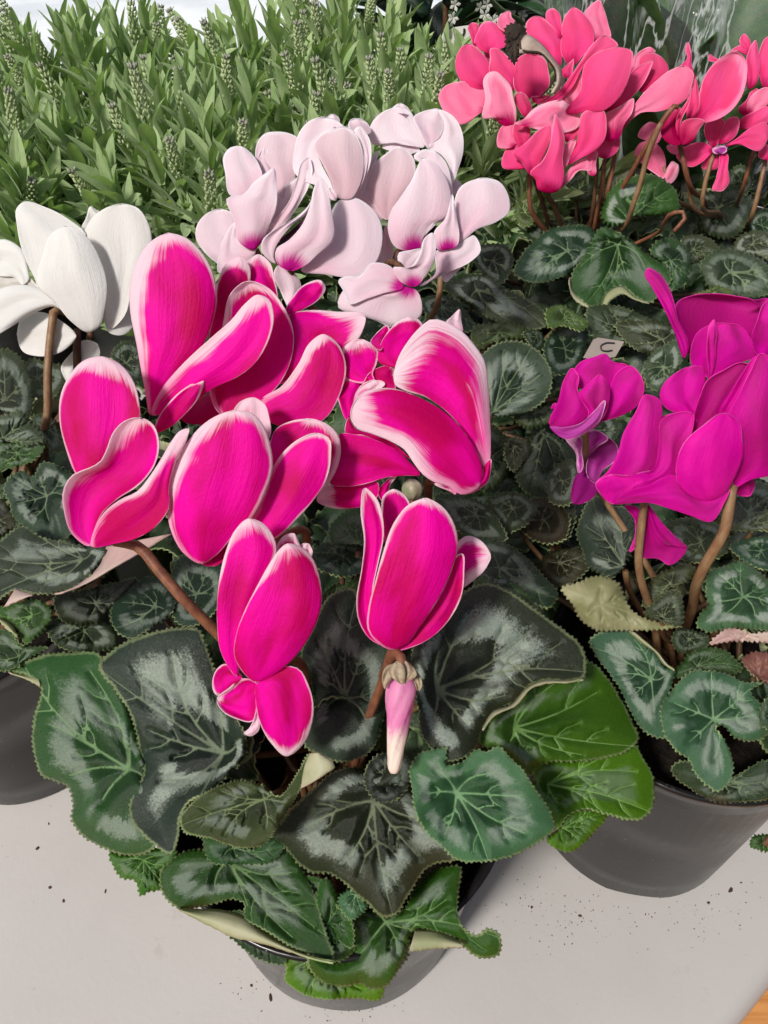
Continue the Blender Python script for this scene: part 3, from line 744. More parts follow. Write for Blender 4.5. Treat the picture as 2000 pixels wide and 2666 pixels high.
f.petal('J', '540,1445/510,1400 562,1310/642,1268/602,1330 582,1395', o=7, w=(8, 24, 10), tone=.2)
f.petal('J', '1290,1215/1225,1120 1130,950 1000,805 850,700 700,652 632,610/625,540/655,420 725,300 800,210 900,138 1000,160 1110,222 1212,335 1275,430 1302,600 1317,850 1322,1050 1316,1150', o=4, w=(20, 170, 60), cup=-.3, mat='picwide', nt=36)
f.petal('J', '1070,1396/1000,1372/914,1324/980,1320 1045,1352', o=1, w=(40, 40, 60), lean=0)
f.petal('J', '1240,1360/1262,1260 1280,1185/1318,1150/1322,1235 1302,1310 1240,1362 1150,1400', o=1, w=(4, 6, 10), lean=.1)
f.petal('J', '1240,1350/1100,1402 1020,1345 910,1312 825,1252 762,1170 700,1080 600,1020 450,960 352,920 316,860/328,765/400,672 520,637 650,645 800,700 950,780 1080,890 1172,1010 1232,1130 1262,1220', o=-1, w=(130, 9, 75), cup=-.3, nt=36)
# --- the hanging bud
def hanging_bud():
    D = .200
    f = Flower(P1, D, stem='1000,850,2 1012,790,1 1000,752,2 975,745,6 950,770,12 935,820,20', fr='F', name='flower_bud', r=.0014)
    # twisted closed petals
    axis = [(1006, 860, 60), (1006, 905, 76), (1000, 960, 74), (992, 1040, 62), (986, 1110, 53), (980, 1180, 45), (974, 1250, 37), (970, 1295, 30), (970, 1312, 20)]
    Q = catmull(axis, 46); n = 36; V = []; lr_ = []; st = []
    for i, (x, y, r) in enumerate(Q):
        t = i / 45; nx, ny = nat('F', (x, y)); C = at(np.array(nx), np.array(ny), np.array(D + .002))
        R_ = r / 1.8433 * D / FPX
        for j in range(n):
            a = 2 * math.pi * j / n; u = (a / (2 * math.pi) * 5 + t * 1.7) % 1
            k = 1 - .13 * (1 - u) ** 2 - .05 * (u > .93)
            V.append(C + RIGHT * math.cos(a) * R_ * k + FWD * math.sin(a) * R_ * k)
            lr_.append(t * 1.6 if False else .15 + max(0, 1 - t * 1.25) * 1.2); st.append((u * .4, t, 3.3))
    F = [(i*n + j, i*n + (j + 1) % n, (i+1)*n + (j + 1) % n, (i+1)*n + j) for i in range(45) for j in range(n)] + [tuple(45*n + j for j in range(n))]
    F = orient(V, [q for q in F if len(q) == 4]) + [tuple(45*n + j for j in range(n))]
    link('petal', mesh_from('petal', P1.loc(np.array(V)), F, {'rim': lr_, 'bs': np.full(len(V), -1.), 'st': np.array(st), 'tone': np.zeros(len(V)), 'tt': np.array(st)[:, [0, 1, 1]] * np.array([1, 1, 0])}, [M['budbody']]), f.o)
    for (txt, o) in (('1000,790/930,800 912,850 915,890/925,912/945,880 965,850', 0), ('1030,790/1075,820 1098,860 1100,900/1088,918/1070,880 1050,850', 0),
                     ('985,780/945,820 955,850 975,870/1012,888/1025,850 1020,800', -5), ('1025,775/1018,830 1020,870/1022,886/1050,860 1075,848 1060,800', -4)):
        f.petal('F', txt, o=o - 2, db=o - 1, w=(1, 1, 1), cup=-.5, mat='calyx', back='calyx', lean=-.05, name='sepal', nt=14, ns=9)
hanging_bud()
# --- the closed ball bud below the right bloom
def ball_bud(pl, fr, xy, r, D, mat, stem, smat='stem', rr=.0014):
    f = Flower(pl, D, stem=stem, fr=fr, name='flower_bud', smat=smat, r=rr)
    nx, ny = nat(fr, xy); C = at(np.array(nx), np.array(ny), np.array(D)); R_ = r / FR[fr][2] * D / FPX
    V = []; n = 28
    for i in range(17):
        th = math.pi * i / 16
        for j in range(n):
            a = 2 * math.pi * j / n; k = R_ * (1 + .05 * math.cos(5 * a + th)) * (1 + .12 * math.cos(th))
            V.append(C + RIGHT * k * math.sin(th) * math.cos(a) + FWD * k * math.sin(th) * math.sin(a) - UP * k * math.cos(th))
    F = orient(V, [(i*n + j, i*n + (j + 1) % n, (i+1)*n + (j + 1) % n, (i+1)*n + j) for i in range(16) for j in range(n)])
    link('bud_tip', mesh_from('bud_tip', pl.loc(np.array(V)), F, mats=[M[mat]]), f.o)
M['budgreen'] = simple_mat('green_bud', (.16, .19, .10), (.38, .34, .26), 130, .45, .4)
ball_bud(P1, 'J', (755, 1358), 74, .243, 'budgreen', '760,1440,4 790,1520,10')

# --- its leaves, front to back
TG = (.026, .082, .028)      # mid green
DK = (.022, .032, .030)      # near black green
OL = (.05, .066, .024)       # olive
TL = (.066, .155, .098)      # blue green
YG = (.060, .140, .012)      # yellow green
leaf(P1, 'G', '560,670/470,250 430,172 290,165 200,172 100,205 28,243 110,262 172,312 150,430 138,520 150,620 182,700 240,722 292,745 312,810 310,890 350,950 450,1010 560,1042 650,1020 690,940 680,800 640,640 560,420', z=.133, tint=TG, sil=.7, tip=(60, 235), fine=2, patches=[('35,243 100,258 165,262', '60,262 130,290 172,314', 1)], n=np.array([-.45, -.35, 1.]))
leaf(P1, 'G', '965,600/500,330 425,212 470,165 520,130 640,82 780,55 855,60 890,130 925,240 965,340 1035,470 1065,540 1060,610 990,690 900,765 815,810 775,890 772,960 742,1032 640,972 572,900 557,850 580,760 618,690 600,570 562,430', z=.150, tint=(.024, .036, .036), sil=1.15, tip=(440, 215), fine=2, n=np.array([-.35, -.45, 1.]))
leaf(P1, 'G', '1140,800/775,890 825,815 925,748 1050,716 1140,742 1205,788 1245,745 1300,655 1335,598 1325,680 1290,770 1250,840 1190,925 1150,988 1060,1010 900,967 790,932', z=.157, tint=OL, sil=.55, tip=(800, 900), fine=2, patches=[('1335,600 1305,650 1283,758', '1385,598 1448,655 1395,700', 1)], n=np.array([-.1, -.6, 1.]), teeth=9)
leaf(P1, 'P', '822,405/700,215 600,240 470,350 380,430 300,520 232,622 300,670 400,780 480,828 560,825 650,880 740,962 800,1012 860,1074 902,1085 970,1050 1012,980 1060,900 1120,812 1190,772 1300,750 1330,640 1250,560 1150,420 1060,330 1030,230 950,170 850,240', z=.143, tint=(.030, .034, .024), sil=.95, tip=(890, 1085), fine=2, n=np.array([0, -.5, 1.]))
leaf(P1, 'P', '900,300/770,300 790,200 840,150 920,130 1000,140 1040,180 1035,300 960,400 860,420', z=.149, tint=(.028, .032, .034), sil=.3, fine=1, n=np.array([.2, -.2, 1.]))
leaf(P1, 'H', '312,770/272,650 268,572 222,580 150,602 112,660 120,760 142,872 190,950 250,1002 312,1060 440,1066 560,1042 640,1002 700,962 741,930 735,885 690,800 640,730 600,670 560,630 520,590 500,570 440,590 400,582 330,640', z=.158, tint=TL, sil=.75, tip=(445, 1060), fine=2, n=np.array([.1, -.45, 1.]), cup=.22)
leaf(P1, 'F', '1175,912/1050,780 1085,650 1160,590 1260,500 1320,432 1420,402 1540,450 1640,522 1700,564 1790,630 1866,697 1895,790 1882,858 1800,878 1700,872 1630,890 1560,965 1440,1030 1395,1100 1370,1180 1300,1243 1220,1260 1140,1192 1098,1120 1085,1000 1065,900', z=.166, tint=(.030, .033, .026), sil=1.15, tip=(1890, 850), fine=2, n=np.array([.25, -.25, 1.]), patches=[('1885,858 1780,866 1690,866 1610,900 1530,985 1440,1020 1395,1090', '1870,868 1800,884 1720,885 1640,905 1560,990 1450,1048 1400,1110', 1)])
leaf(P1, 'F', '735,955/800,560 780,430 700,440 640,482 600,560 562,640 522,760 560,850 585,950 555,1090 540,1180 600,1222 700,1260 790,1250 880,1182 912,1080 930,1000 945,880 960,780 920,700 840,640', z=.150, tint=(.030, .044, .038), sil=.7, tip=(770, 440), fine=2, n=np.array([-.1, -.3, 1.]))
leaf(P1, 'H', '560,490/600,350 650,300 740,285 800,220 862,195 920,222 980,290 1030,370 1080,470 1102,540 1050,590 960,620 830,636 700,642 662,662 620,700 560,640 500,585 420,565 440,460 510,420', z=.150, tint=YG, sil=.55, tip=(1090, 540), fine=2, n=np.array([.4, -.3, 1.]))
leaf(P1, 'H', '705,735/660,660 690,640 830,632 960,615 1090,560 1122,620 1160,682 1170,760 1150,850 1110,886 1050,885 960,860 850,842 790,872 752,925 735,900 700,830 650,750', z=.136, tint=(.085, .19, .008), sil=.4, tip=(1160, 850), fine=2, n=np.array([.4, -.35, 1.]))
leaf(P1, 'H', '770,925/700,975 750,930 800,862 870,846 965,865 900,950 800,1025 738,1010', z=.128, tint=(.085, .19, .01), sil=.2, fine=1, n=np.array([.3, -.4, 1.]))
leaf(P1, 'G', '985,1065/690,1112 740,1060 800,1022 870,1015 940,1042 1050,1035 1120,1002 1200,1000 1280,1060 1330,1140 1370,1230 1395,1320 1420,1400 1445,1470 1440,1500 1340,1470 1240,1425 1140,1362 1055,1310 1050,1245 1000,1228 950,1240 880,1262 780,1272 712,1222 690,1160', z=.130, tint=(.024, .072, .014), sil=.7, tip=(1400, 1400), fine=2, n=np.array([-.15, -.55, 1.]), patches=[('770,1268 880,1272 960,1275 1050,1300 1140,1365 1240,1428 1340,1472 1440,1500', '780,1282 900,1345 1000,1392 1100,1415 1200,1442 1300,1475 1380,1496 1440,1504', 1)])
leaf(P1, 'G', '1420,1330/1370,1190 1385,1145 1412,1138 1455,1200 1522,1320 1542,1400 1524,1462 1440,1502 1390,1480 1360,1400 1370,1300', z=.124, tint=(.028, .085, .016), sil=.3, tip=(1525, 1450), fine=2, n=np.array([.15, -.5, 1.]))
leaf(P1, 'P', '890,1110/690,1090 720,1000 830,1040 980,1050 1060,920 1130,832 1220,787 1330,790 1322,900 1312,1050 1335,1130 1385,1180 1430,1180 1482,1150 1530,1160 1562,1222 1550,1290 1482,1320 1425,1312 1350,1258 1290,1200 1180,1160 1065,1150 1040,1200 1022,1310 960,1400 890,1482 800,1492 740,1465 690,1480 620,1480 520,1450 450,1370 440,1300 600,1335 700,1290 722,1200', z=.113, tint=(.034, .098, .014), sil=.6, tip=(1555, 1230), fine=2, n=np.array([.1, -.55, 1.]), patches=[('1065,1147 1180,1152 1250,1180 1315,1210', '1032,1278 1100,1272 1200,1262 1345,1258', 1)])
leaf(P1, 'P', '600,1330/310,1285 320,1380 310,1440 360,1490 430,1530 560,1552 700,1545 870,1547 892,1490 900,1440 860,1330 700,1250 500,1230 380,1250', z=.102, tint=(.095, .20, .008), sil=.5, tip=(440, 1545), fine=2, n=np.array([0, -.55, 1.]))
leaf(P1, 'G', '620,1060/470,1028 560,1035 660,1010 760,1010 760,1080 700,1100 690,1190 640,1200 610,1216 580,1150 530,1140 490,1092', z=.122, tint=(.05, .14, .012), sil=.3, tip=(600, 1210), fine=2, n=np.array([-.3, -.4, 1.]))
leaf(P1, 'G', '1060,1360/945,1345 1000,1400 1050,1445 1150,1502 1230,1512 1240,1440 1180,1380 1100,1300 1000,1280', z=.108, tint=(.03, .06, .028), sil=.3, fine=1, n=np.array([-.1, -.45, 1.]))
leaf(P1, 'G', '1010,1010/880,960 1000,985 1100,1010 1150,960 1230,1000 1190,1060 1050,1080 900,1060', z=.135, tint=TG, sil=.3, fine=1, n=np.array([0, -.4, 1.]))
leaf(P1, 'P', '720,950/620,1000 640,945 700,912 760,960 800,1010 760,1060 690,1095 650,1050', z=.128, tint=TL, sil=.4, fine=1, n=np.array([0, -.3, 1.]))
leaf(P1, 'P', '560,980/440,850 520,850 560,900 600,980 640,1050 690,1100 715,1180 700,1260 600,1200 500,1050', z=.126, tint=(.03, .085, .012), sil=.3, fine=1, n=np.array([-.2, -.5, 1.]))
# leaves between and behind its blooms
leaf(P1, 'F', '800,215/660,200 655,150 715,70 812,35 860,120 880,210 780,225', z=.158, tint=(.03, .085, .03), sil=.4, fine=1)
leaf(P1, 'F', '720,270/575,250 620,215 740,210 830,225 850,320 760,370 640,350 600,330', z=.154, tint=(.026, .052, .046), sil=.7, fine=1)
leaf(P1, 'F', '690,470/620,470 660,420 740,400 820,370 820,420 740,450 650,480', z=.152, tint=(.06, .09, .04), sil=.2, fine=1)
leaf(P1, 'F', '1480,330/1280,200 1390,180 1480,200 1560,240 1620,290 1680,360 1760,460 1720,520 1640,500 1520,430 1400,410 1330,360', z=.160, tint=(.028, .052, .038), sil=.7, fine=1)
leaf(P1, 'F', '1480,400/1350,400 1420,360 1500,380 1580,420 1640,500 1660,560 1580,520 1480,440', z=.163, tint=(.06, .11, .04), sil=.2, fine=1)
leaf(P1, 'K', '960,1490/680,1560 690,1480 752,1400 850,1332 960,1300 1050,1370 1082,1480 1000,1590 900,1642 822,1692 700,1622', z=.142, tint=(.020, .040, .036), sil=.5, fine=1)
leaf(P1, 'K', '1210,1420/1062,1280 1122,1170 1225,1200 1352,1230 1402,1400 1342,1500 1232,1602 1100,1600 1055,1480 1055,1370', z=.146, tint=(.024, .046, .042), sil=.7, fine=1)
def nofront(x, y): return y < -.030 and abs(x) > -1
fill_leaves(P1, 30, .075, .112, .142, seed=3, s=(.55, .8), skip=lambda x, y: y < -.005 or (abs(x) > .035 and y < .03))
# ================================================================== the purple cyclamen, right
M['reddish'] = simple_mat('red_underside', (.13, .05, .04), (.22, .10, .075), 60, .5, .3)
M['purplelight'] = petal_mat('purple_petal_light', (.82, .010, .42), (.66, .001, .34), (.90, .25, .60), (.52, .002, .36), trans=.35, edge_lo=.0, edge_hi=.8)  # lit copy of the purple: highlight painted into the petal colour
M['underolive'] = simple_mat('leaf_underside_olive', (.19, .20, .085), (.33, .32, .18), 45, .5, .35, .25, (.5, .55, .15), bump=.5, bdist=.002)
P2 = Plant('potted_cyclamen', 'purple magenta cyclamen in the dark pot near the table edge', 'potted plant', (.118, .165), 'potted cyclamens on the table', h=.114, r0=.0465, r1=.0545)
f = Flower(P2, .232, 'purple', 'purple', stem='335,1190,4 340,1290,12 347,1450,34', fr='M', smat='stemtan', r=.0011, lean=.2)
f.petal('M', '480,960/290,880 250,780 300,710 400,670/480,650/525,700 640,735 610,850 540,900', o=8, cup=-.2, tone=.1)
f.petal('M', '450,1120/495,970 515,860 560,780 650,735/722,805/748,900 705,1010 600,1080 510,1110', o=5, cup=-.25)
f.petal('M', '90,1158/150,960 185,830 245,750/285,805/280,920 368,1050 310,1140 180,1172', o=3, cup=-.2, tone=.25)
f.petal('M', '330,1195/360,1060 285,930 335,880/440,800/505,880 502,1000 445,1120 385,1180', o=0, cup=-.35)
f.petal('M', '85,1162/180,1165 300,1138 400,1050/470,980/440,1120 340,1205 200,1250 130,1215', o=-1, cup=-.2, mat='lilac', back='purple', tone=.3)
f.petal('M', '95,1030/100,1010/120,995/140,1010 130,1030', o=1, w=(20, 20, 40), nt=10, ns=7)
f = Flower(P2, .252, 'lilac', 'lilac', lean=-.1)
f.petal('M', '300,1480/262,1340 205,1262/195,1238/300,1228 312,1350 308,1470', o=0, w=(40, 20, 120), cup=-.1)
f.petal('M', '330,1340/345,1200/400,1182/495,1250 425,1300 370,1345', o=2, w=(20, 20, 30), cup=-.1)
f.petal('M', '360,1520/370,1350 430,1278 490,1243/562,1310/552,1385 455,1475 405,1560', o=4, w=(4, 4, 6), cup=.2, tone=.5)
f.petal('M', '250,1705/245,1580 290,1480 350,1455/405,1500/432,1600 355,1685', o=7, w=(1, 1, 1), tone=1.)
# main cluster
f = Flower(P2, .226, 'purple', 'purple', stem='1370,1570,0 1345,1720,1 1310,1900,3 1250,2010,6 1190,2110,9', fr='M', smat='stemtan', r=.0016, lean=.2)
f.petal('M', '1060,640/1000,520 970,390 980,290 1080,245/1230,230/1400,248 1530,280 1592,330 1560,450 1500,560 1300,580', o=14, cup=.35, tone=.65)
f.petal('M', '1550,660/1500,555 1545,410 1590,300/1650,262/1730,400 1700,620', o=11, cup=-.2)
f.petal('M', '1480,262/1500,270/1620,268/1620,310 1580,335 1530,290', o=10, tone=0, nt=12)
f.petal('M', '1035,680/960,500 890,340 800,180 752,85/768,50/850,80 922,180 968,315 985,400 1065,610', o=9, cup=-.5, tone=.15, w=(4, 24, 8))
f.petal('M', '1150,810/1080,720 1082,585 1130,490 1200,450/1330,438/1440,465 1505,560 1552,650 1410,720 1240,805', o=7, cup=-.1)
f.petal('M', '1205,835/1188,700 1190,540 1208,440/1240,408/1260,450 1255,590 1230,790', o=4, cup=-.5, w=(30, 30, 30))
f.petal('M', '1110,1075/960,1062 888,1020 857,950 880,870 958,792/1062,745/1160,742 1182,830 1140,950 1115,1055', o=5, cup=-.15)
f.petal('M', '1075,1240/1100,1080 1140,950 1192,835 1300,770/1440,715/1500,735 1410,930 1280,1095 1170,1180', o=3, cup=.2, tone=.6)
f.petal('M', '1090,1350/850,1290 840,1120 900,1085 1000,1065/1092,1075/1120,1130 1110,1250', o=3, cup=.1, tone=.3)
f.petal('M', '560,1690/420,1600 405,1560 480,1490 560,1355 600,1210 690,1055/755,940/855,968 880,1100 860,1300 830,1450 780,1500 700,1620', o=2, cup=-.12)
f.petal('M', '540,1690/700,1520 812,1455 850,1300 868,1115/1092,1078/1085,1200 1005,1360 972,1490 790,1565 620,1660', o=1, cup=-.12, tone=.15)
f.petal('M', '525,1702/440,1640 405,1568/500,1500/660,1505 800,1470 900,1520 750,1570 640,1640', o=-1, cup=-.2, w=(16, 16, 20), mat='purplelight')
f.petal('M', '520,1700/560,1650 780,1570 960,1495 1060,1600 1210,1650/1345,1600/1310,1700 1220,1832 1080,1790 930,1740 780,1697 640,1702', o=-2, cup=-.15, lean=0, tone=.1)
f.petal('M', '1390,1585/1395,1400 1375,1200 1330,1085 1400,960 1500,765/1572,650/1665,700 1730,1000 1710,1300 1660,1490 1500,1535', o=-1, cup=-.2, tone=.15)
f.petal('M', '1300,1150/1260,1095 1350,920 1450,765 1525,668/1570,648/1545,760 1475,900 1385,1020', o=-3, cup=-.25, w=(4, 30, 10))
f.petal('M', '1215,1692/1060,1642 985,1560 975,1420 1020,1290 1150,1160/1320,1065/1420,1130 1440,1250 1442,1370 1392,1510 1295,1650', o=-5, cup=-.45, mat='purplelight')
f.petal('M', '1425,1560/1400,1640/1490,1645/1525,1540 1470,1530', o=6, tone=.5, nt=12)
f = Flower(P2, .236, 'purple', 'purple', stem='750,1690,0 730,1850,2 710,2060,6', fr='M', smat='stemtan', r=.0013, lean=-.15)
f.petal('M', '745,1720/738,1900 732,2080 850,2092/922,2135/1002,2092 1052,2010 900,1985 835,1890 790,1775', o=6, cup=.1, tone=.5)
f.petal('M', '775,1708/798,1850 850,1935 930,1990/1052,2010/965,1930 870,1830', o=4, cup=-.3, w=(4, 20, 4))
f.petal('M', '700,1735/608,1715 675,1800 688,1920/648,2042/705,1985 722,1850', o=5, cup=-.1, w=(20, 4, 20), tone=.3)
# leaves
leaf(P2, 'L', '590,590/260,350 290,250 350,130 400,102 500,168 590,180 642,260 668,350 645,440 600,560 530,650 440,640 352,600 300,480', z=.158, tint=(.040, .052, .054), sil=1., tip=(380, 110), fine=2, n=np.array([-.35, -.1, 1.]))
leaf(P2, 'L', '430,850/160,730 270,690 380,648 470,655 560,708 592,790 652,890 742,940 985,990 800,1015 640,1022 560,1022 400,1020 290,950 230,840', z=.160, mat='underolive', tint=(.3, .3, .2), fine=2, cup=-.3, n=np.array([-.2, -.6, .8]), label='pale olive underside of a curled leaf')
leaf(P2, 'L', '850,930/720,910 800,820 880,750 950,740 987,820 992,920 972,987 850,962 770,942', z=.166, tint=(.042, .048, .030), sil=.3, fine=1)
leaf(P2, 'L', '900,700/715,860 740,730 800,650 900,600 1020,568 1080,600 1010,700 880,750 780,850', z=.160, tint=(.052, .056, .026), sil=.2, fine=1)
leaf(P2, 'L', '1110,420/870,300 1000,250 1130,270 1230,300 1300,400 1280,490 1190,540 1050,560 950,520 900,420', z=.150, tint=(.06, .078, .034), sil=.9, fine=1)
leaf(P2, 'L', '1390,790/1140,700 1172,620 1260,580 1388,550 1480,600 1572,680 1640,760 1660,1000 1450,1012 1290,1000 1160,1032 1078,990 1100,900 1150,850 1138,770', z=.166, tint=(.062, .130, .082), sil=1.15, tip=(1390, 555), fine=2, n=np.array([.15, -.25, 1.]))
leaf(P2, 'L', '1520,480/1300,440 1400,400 1561,380 1660,400 1680,560 1560,610 1420,560', z=.156, tint=(.045, .10, .075), sil=.8, fine=1)
leaf(P2, 'L', '1480,290/1295,325 1400,270 1500,230 1660,205 1680,310 1500,345 1390,345', z=.160, tint=(.10, .10, .06), sil=.6, fine=1)
leaf(P2, 'L', '1020,1080/908,1070 950,1000 1060,1018 1162,1060 1160,1115 1055,1162 960,1166 920,1125', z=.152, tint=(.030, .045, .024), sil=.3, fine=1)
leaf(P2, 'L', '1420,1050/1165,1115 1230,1035 1290,1000 1450,1035 1660,1035 1660,1092 1460,1092 1300,1096', z=.158, mat='underpink', tint=(.4, .3, .3), fine=1, n=np.array([0, -.9, .6]), label='pinkish curled leaf margin')
leaf(P2, 'L', '1080,1260/880,1300 965,1245 1030,1172 1150,1130 1280,1160 1352,1222 1392,1282 1340,1315 1150,1300 1050,1295 950,1340', z=.150, tint=(.042, .085, .034), sil=.4, fine=2)
leaf(P2, 'L', '770,1350/352,1080 430,1030 560,1010 640,1030 700,1100 800,1170 862,1262 930,1290 905,1400 865,1500 852,1650 885,1750 800,1742 700,1682 628,1570 560,1422 480,1302 395,1192', z=.150, tint=(.050, .108, .088), sil=.95, tip=(370, 1090), fine=2, n=np.array([-.45, -.3, 1.]), patches=[('600,1022 690,1100 790,1170 850,1250 900,1285', '660,1030 740,1095 830,1180 890,1255 935,1285', 1)])
leaf(P2, 'L', '1190,1620/1150,1292 1060,1288 970,1350 900,1432 838,1530 840,1640 870,1742 950,1842 1030,1902 1062,1980 1140,2062 1222,2112 1290,2062 1325,1950 1302,1830 1252,1742 1205,1670 1240,1665 1332,1742 1450,1772 1565,1722 1575,1600 1500,1500 1442,1432 1535,1372 1400,1368 1280,1308', z=.158, tint=(.062, .135, .098), sil=.9, tip=(1130, 1300), fine=2, n=np.array([.1, -.35, 1.]), cup=.10)
leaf(P2, 'L', '1250,2060/900,1950 1000,1900 1100,1960 1230,2010 1330,2000 1561,1900 1680,2000 1640,2130 1561,2165 1400,2180 1200,2180 1050,2102 940,2022', z=.120, tint=(.022, .040, .018), sil=.35, fine=1)
leaf(P2, 'L', '1600,1600/1500,1620 1520,1520 1580,1450 1680,1440 1680,1700 1580,1700', z=.163, tint=(.05, .08, .06), sil=.4, fine=1)
edge_leaf = leaf(P2, 'H', '1640,990/1578,1000 1590,960 1630,950 1720,960 1720,1030 1640,1022', z=.085, tint=(.05, .11, .03), sil=.2, fine=1, n=np.array([.3, -.4, 1.]), petiole=False)
_q = [at_z(1990, 2200, .086), np.array([P2.c[0] + .062, P2.c[1] - .012, .112]), np.array([P2.c[0] + .048, P2.c[1] - .008, P2.h + .008]), np.array([P2.c[0] + .01, P2.c[1], P2.h - .014])]
V, F = tube([P2.loc(q) for q in _q], [.0011, .0012, .0012, .0013], 7, 16); link('petiole', mesh_from('petiole', V, F, mats=[M['petiole']]), edge_leaf)
leaf(P2, 'L', '1500,1330/1380,1210 1470,1160 1600,1180 1680,1200 1680,1400 1540,1372 1420,1280', z=.140, mat='reddish', tint=(.2, .06, .05), fine=1, label='dull red leaf underside')
leaf(P2, 'L', '110,330/60,150 150,110 240,160 250,300 180,420 80,400', z=.140, tint=(.045, .05, .04), sil=.3, fine=1)
leaf(P2, 'L', '150,560/0,600 60,500 200,460 330,480 340,600 260,680 120,720', z=.136, tint=(.045, .035, .022), sil=.1, fine=1)
leaf(P2, 'X', '1950,1335/1870,1290 1930,1255 2010,1265 2070,1320 2030,1400 1940,1405 1880,1360', z=.135, tint=(.04, .06, .036), sil=.6)
leaf(P2, 'X', '1960,1420/1900,1400 1960,1370 2040,1400 2060,1460 1990,1490 1920,1470', z=.140, tint=(.05, .08, .05), sil=.5)
fill_leaves(P2, 75, .125, .105, .142, seed=5, s=(.5, .75), skip=lambda x, y: y < -.018 or (x > .06 and y < .06) or (x < -.012 and y < .045))
M_P2_done = True
# ================================================================== the white cyclamen, left
M['blackspot'] = simple_mat('dark_throat', (.03, .004, .02), (.05, .006, .03), 90, .6, .2)
M['pinkwhite'] = petal_mat('pale_pink_petal_light', (.85, .77, .81), (.83, .69, .75), (.88, .85, .88), (.60, .01, .30), trans=.3, vein=.2, edge_lo=.1, edge_hi=1.3)
P4 = Plant('potted_cyclamen', 'pale pink cyclamen with magenta throats behind the magenta one', 'potted plant', (.008, .345), 'potted cyclamens on the table')
P5 = Plant('potted_cyclamen', 'coral pink cyclamen with a dark curled dead leaf among its blooms', 'potted plant', (.128, .475), 'potted cyclamens on the table')
P6 = Plant('potted_cyclamen', 'salmon pink cyclamen standing in front of the clear plastic sleeve', 'potted plant', (.255, .535), 'potted cyclamens on the table')
P3 = Plant('potted_cyclamen', 'white cyclamen with pure white blooms on dark stems', 'potted plant', (-.183, .208), 'potted cyclamens on the table', h=.110, r0=.048, r1=.060)
f = Flower(P3, .312, 'white', 'white', stem='280,520,4 240,505,0 225,580,0 213,680,1 206,800,2 205,955,5', fr='C', smat='stemtan', r=.0017, lean=.25)
W5 = (20, 20, 20)
f.petal('C', '400,190/352,158 372,110/390,62/420,78 448,100 440,170', o=12, tone=.3)
f.petal('C', '480,590/450,480 440,350 390,240 362,185 398,112 445,74/522,52/592,66 640,130 656,230 625,310 570,430 535,540', o=9, cup=-.3, tone=.15)
f.petal('C', '180,460/150,375 118,310 92,240 74,150 74,65/95,45/200,66 300,120 372,182 330,290 220,420', o=6, cup=-.25)
f.petal('C', '450,540/455,475 510,447/565,440/578,500 576,580 528,618 470,606', o=7, cup=-.2, lean=0, tone=.1)
f.petal('C', '385,606/310,562 235,475 160,402 182,275 222,178/285,147/362,182 432,282 464,392 452,515 430,582', o=0, cup=-.45)
f.petal('C', '330,622/262,692 170,710 100,690/74,612/90,550 160,518 270,560', o=5, cup=-.2, lean=-.1, tone=.2)
f.petal('C', '300,540/240,495 150,522 60,575 0,612 -70,640/-120,560/-60,455 40,405 140,405 235,455', o=-1, cup=-.3, lean=0)
f.petal('C', '250,462/245,470 258,480/268,484/266,472 258,462', o=-5, db=-5, mat='blackspot', back='blackspot', nt=8, ns=5, lean=.25, cup=0, name='throat')
f = Flower(P3, .322, 'white', 'white', stem='335,590,0 333,690,2 331,800,6', fr='C', smat='stemdark', r=.0016)
f.petal('C', '360,640/312,690 263,762/300,826/352,750 432,706 420,655', o=6, cup=-.1, lean=0, tone=.2)
f = Flower(P3, .325, 'white', 'white', stem='392,590,0 387,660,2 378,735,6', fr='C', smat='stemdark', r=.0016)
f.petal('C', '100,400/60,370 0,362/-40,345/-60,290 -40,225 10,203 60,220 96,248 122,330 125,380', o=8, cup=-.2)
f.petal('C', '160,410/120,362 0,358/-60,400/0,440 90,405', o=10, cup=-.1, tone=.5)
GR = (.058, .066, .052)
leaf(P3, 'C', '20,900/-40,690 40,678 95,722 130,800 146,900 122,972 40,962 -40,935', z=.150, tint=GR, sil=.9, fine=1)
leaf(P3, 'C', '545,740/480,700 540,640 592,650 620,760 600,820 540,790', z=.135, tint=GR, sil=.7)
leaf(P3, 'C', '160,800/95,760 130,720 200,735 290,760 280,830 200,900 140,880', z=.140, tint=(.07, .07, .05), sil=.9)
leaf(P3, 'K', '20,450/-60,330 60,300 112,272 182,330 242,400 272,457 182,495 60,472 -60,482', z=.168, tint=(.075, .095, .075), sil=.7, fine=2, n=np.array([.1, -.5, 1.]))
leaf(P3, 'K', '110,545/-60,480 60,470 182,492 270,458 275,500 202,590 90,632 -60,640', z=.164, tint=(.045, .095, .030), sil=.5, fine=1, n=np.array([.1, -.5, 1.]))
leaf(P3, 'K', '300,400/200,310 260,300 340,350 380,450 400,520 330,540 270,470', z=.158, tint=(.05, .07, .04), sil=.6)
leaf(P3, 'K', '292,808/28,745 60,690 142,650 200,690 262,600 380,630 442,680 452,800 425,960 432,1052 370,1092 260,1070 160,1012 72,920 50,830 22,782', z=.156, tint=(.032, .058, .046), sil=.9, tip=(100, 700), fine=2, n=np.array([0, -.35, 1.]))
leaf(P3, 'K', '512,1200/-60,1140 40,1050 130,990 250,1060 400,1092 560,1120 640,1120 668,1165 610,1250 540,1312 450,1372 330,1412 200,1410 100,1390 -60,1485', z=.160, tint=(.038, .048, .042), sil=.95, tip=(-40, 1200), fine=2, n=np.array([-.15, -.3, 1.]), patches=[('655,1120 615,1235 535,1312 440,1378 330,1412', '1062,1040 870,1160 705,1255 560,1340 420,1400', 3), ('100,1372 160,1395 215,1410', '20,1500 90,1470 180,1430', 3)])
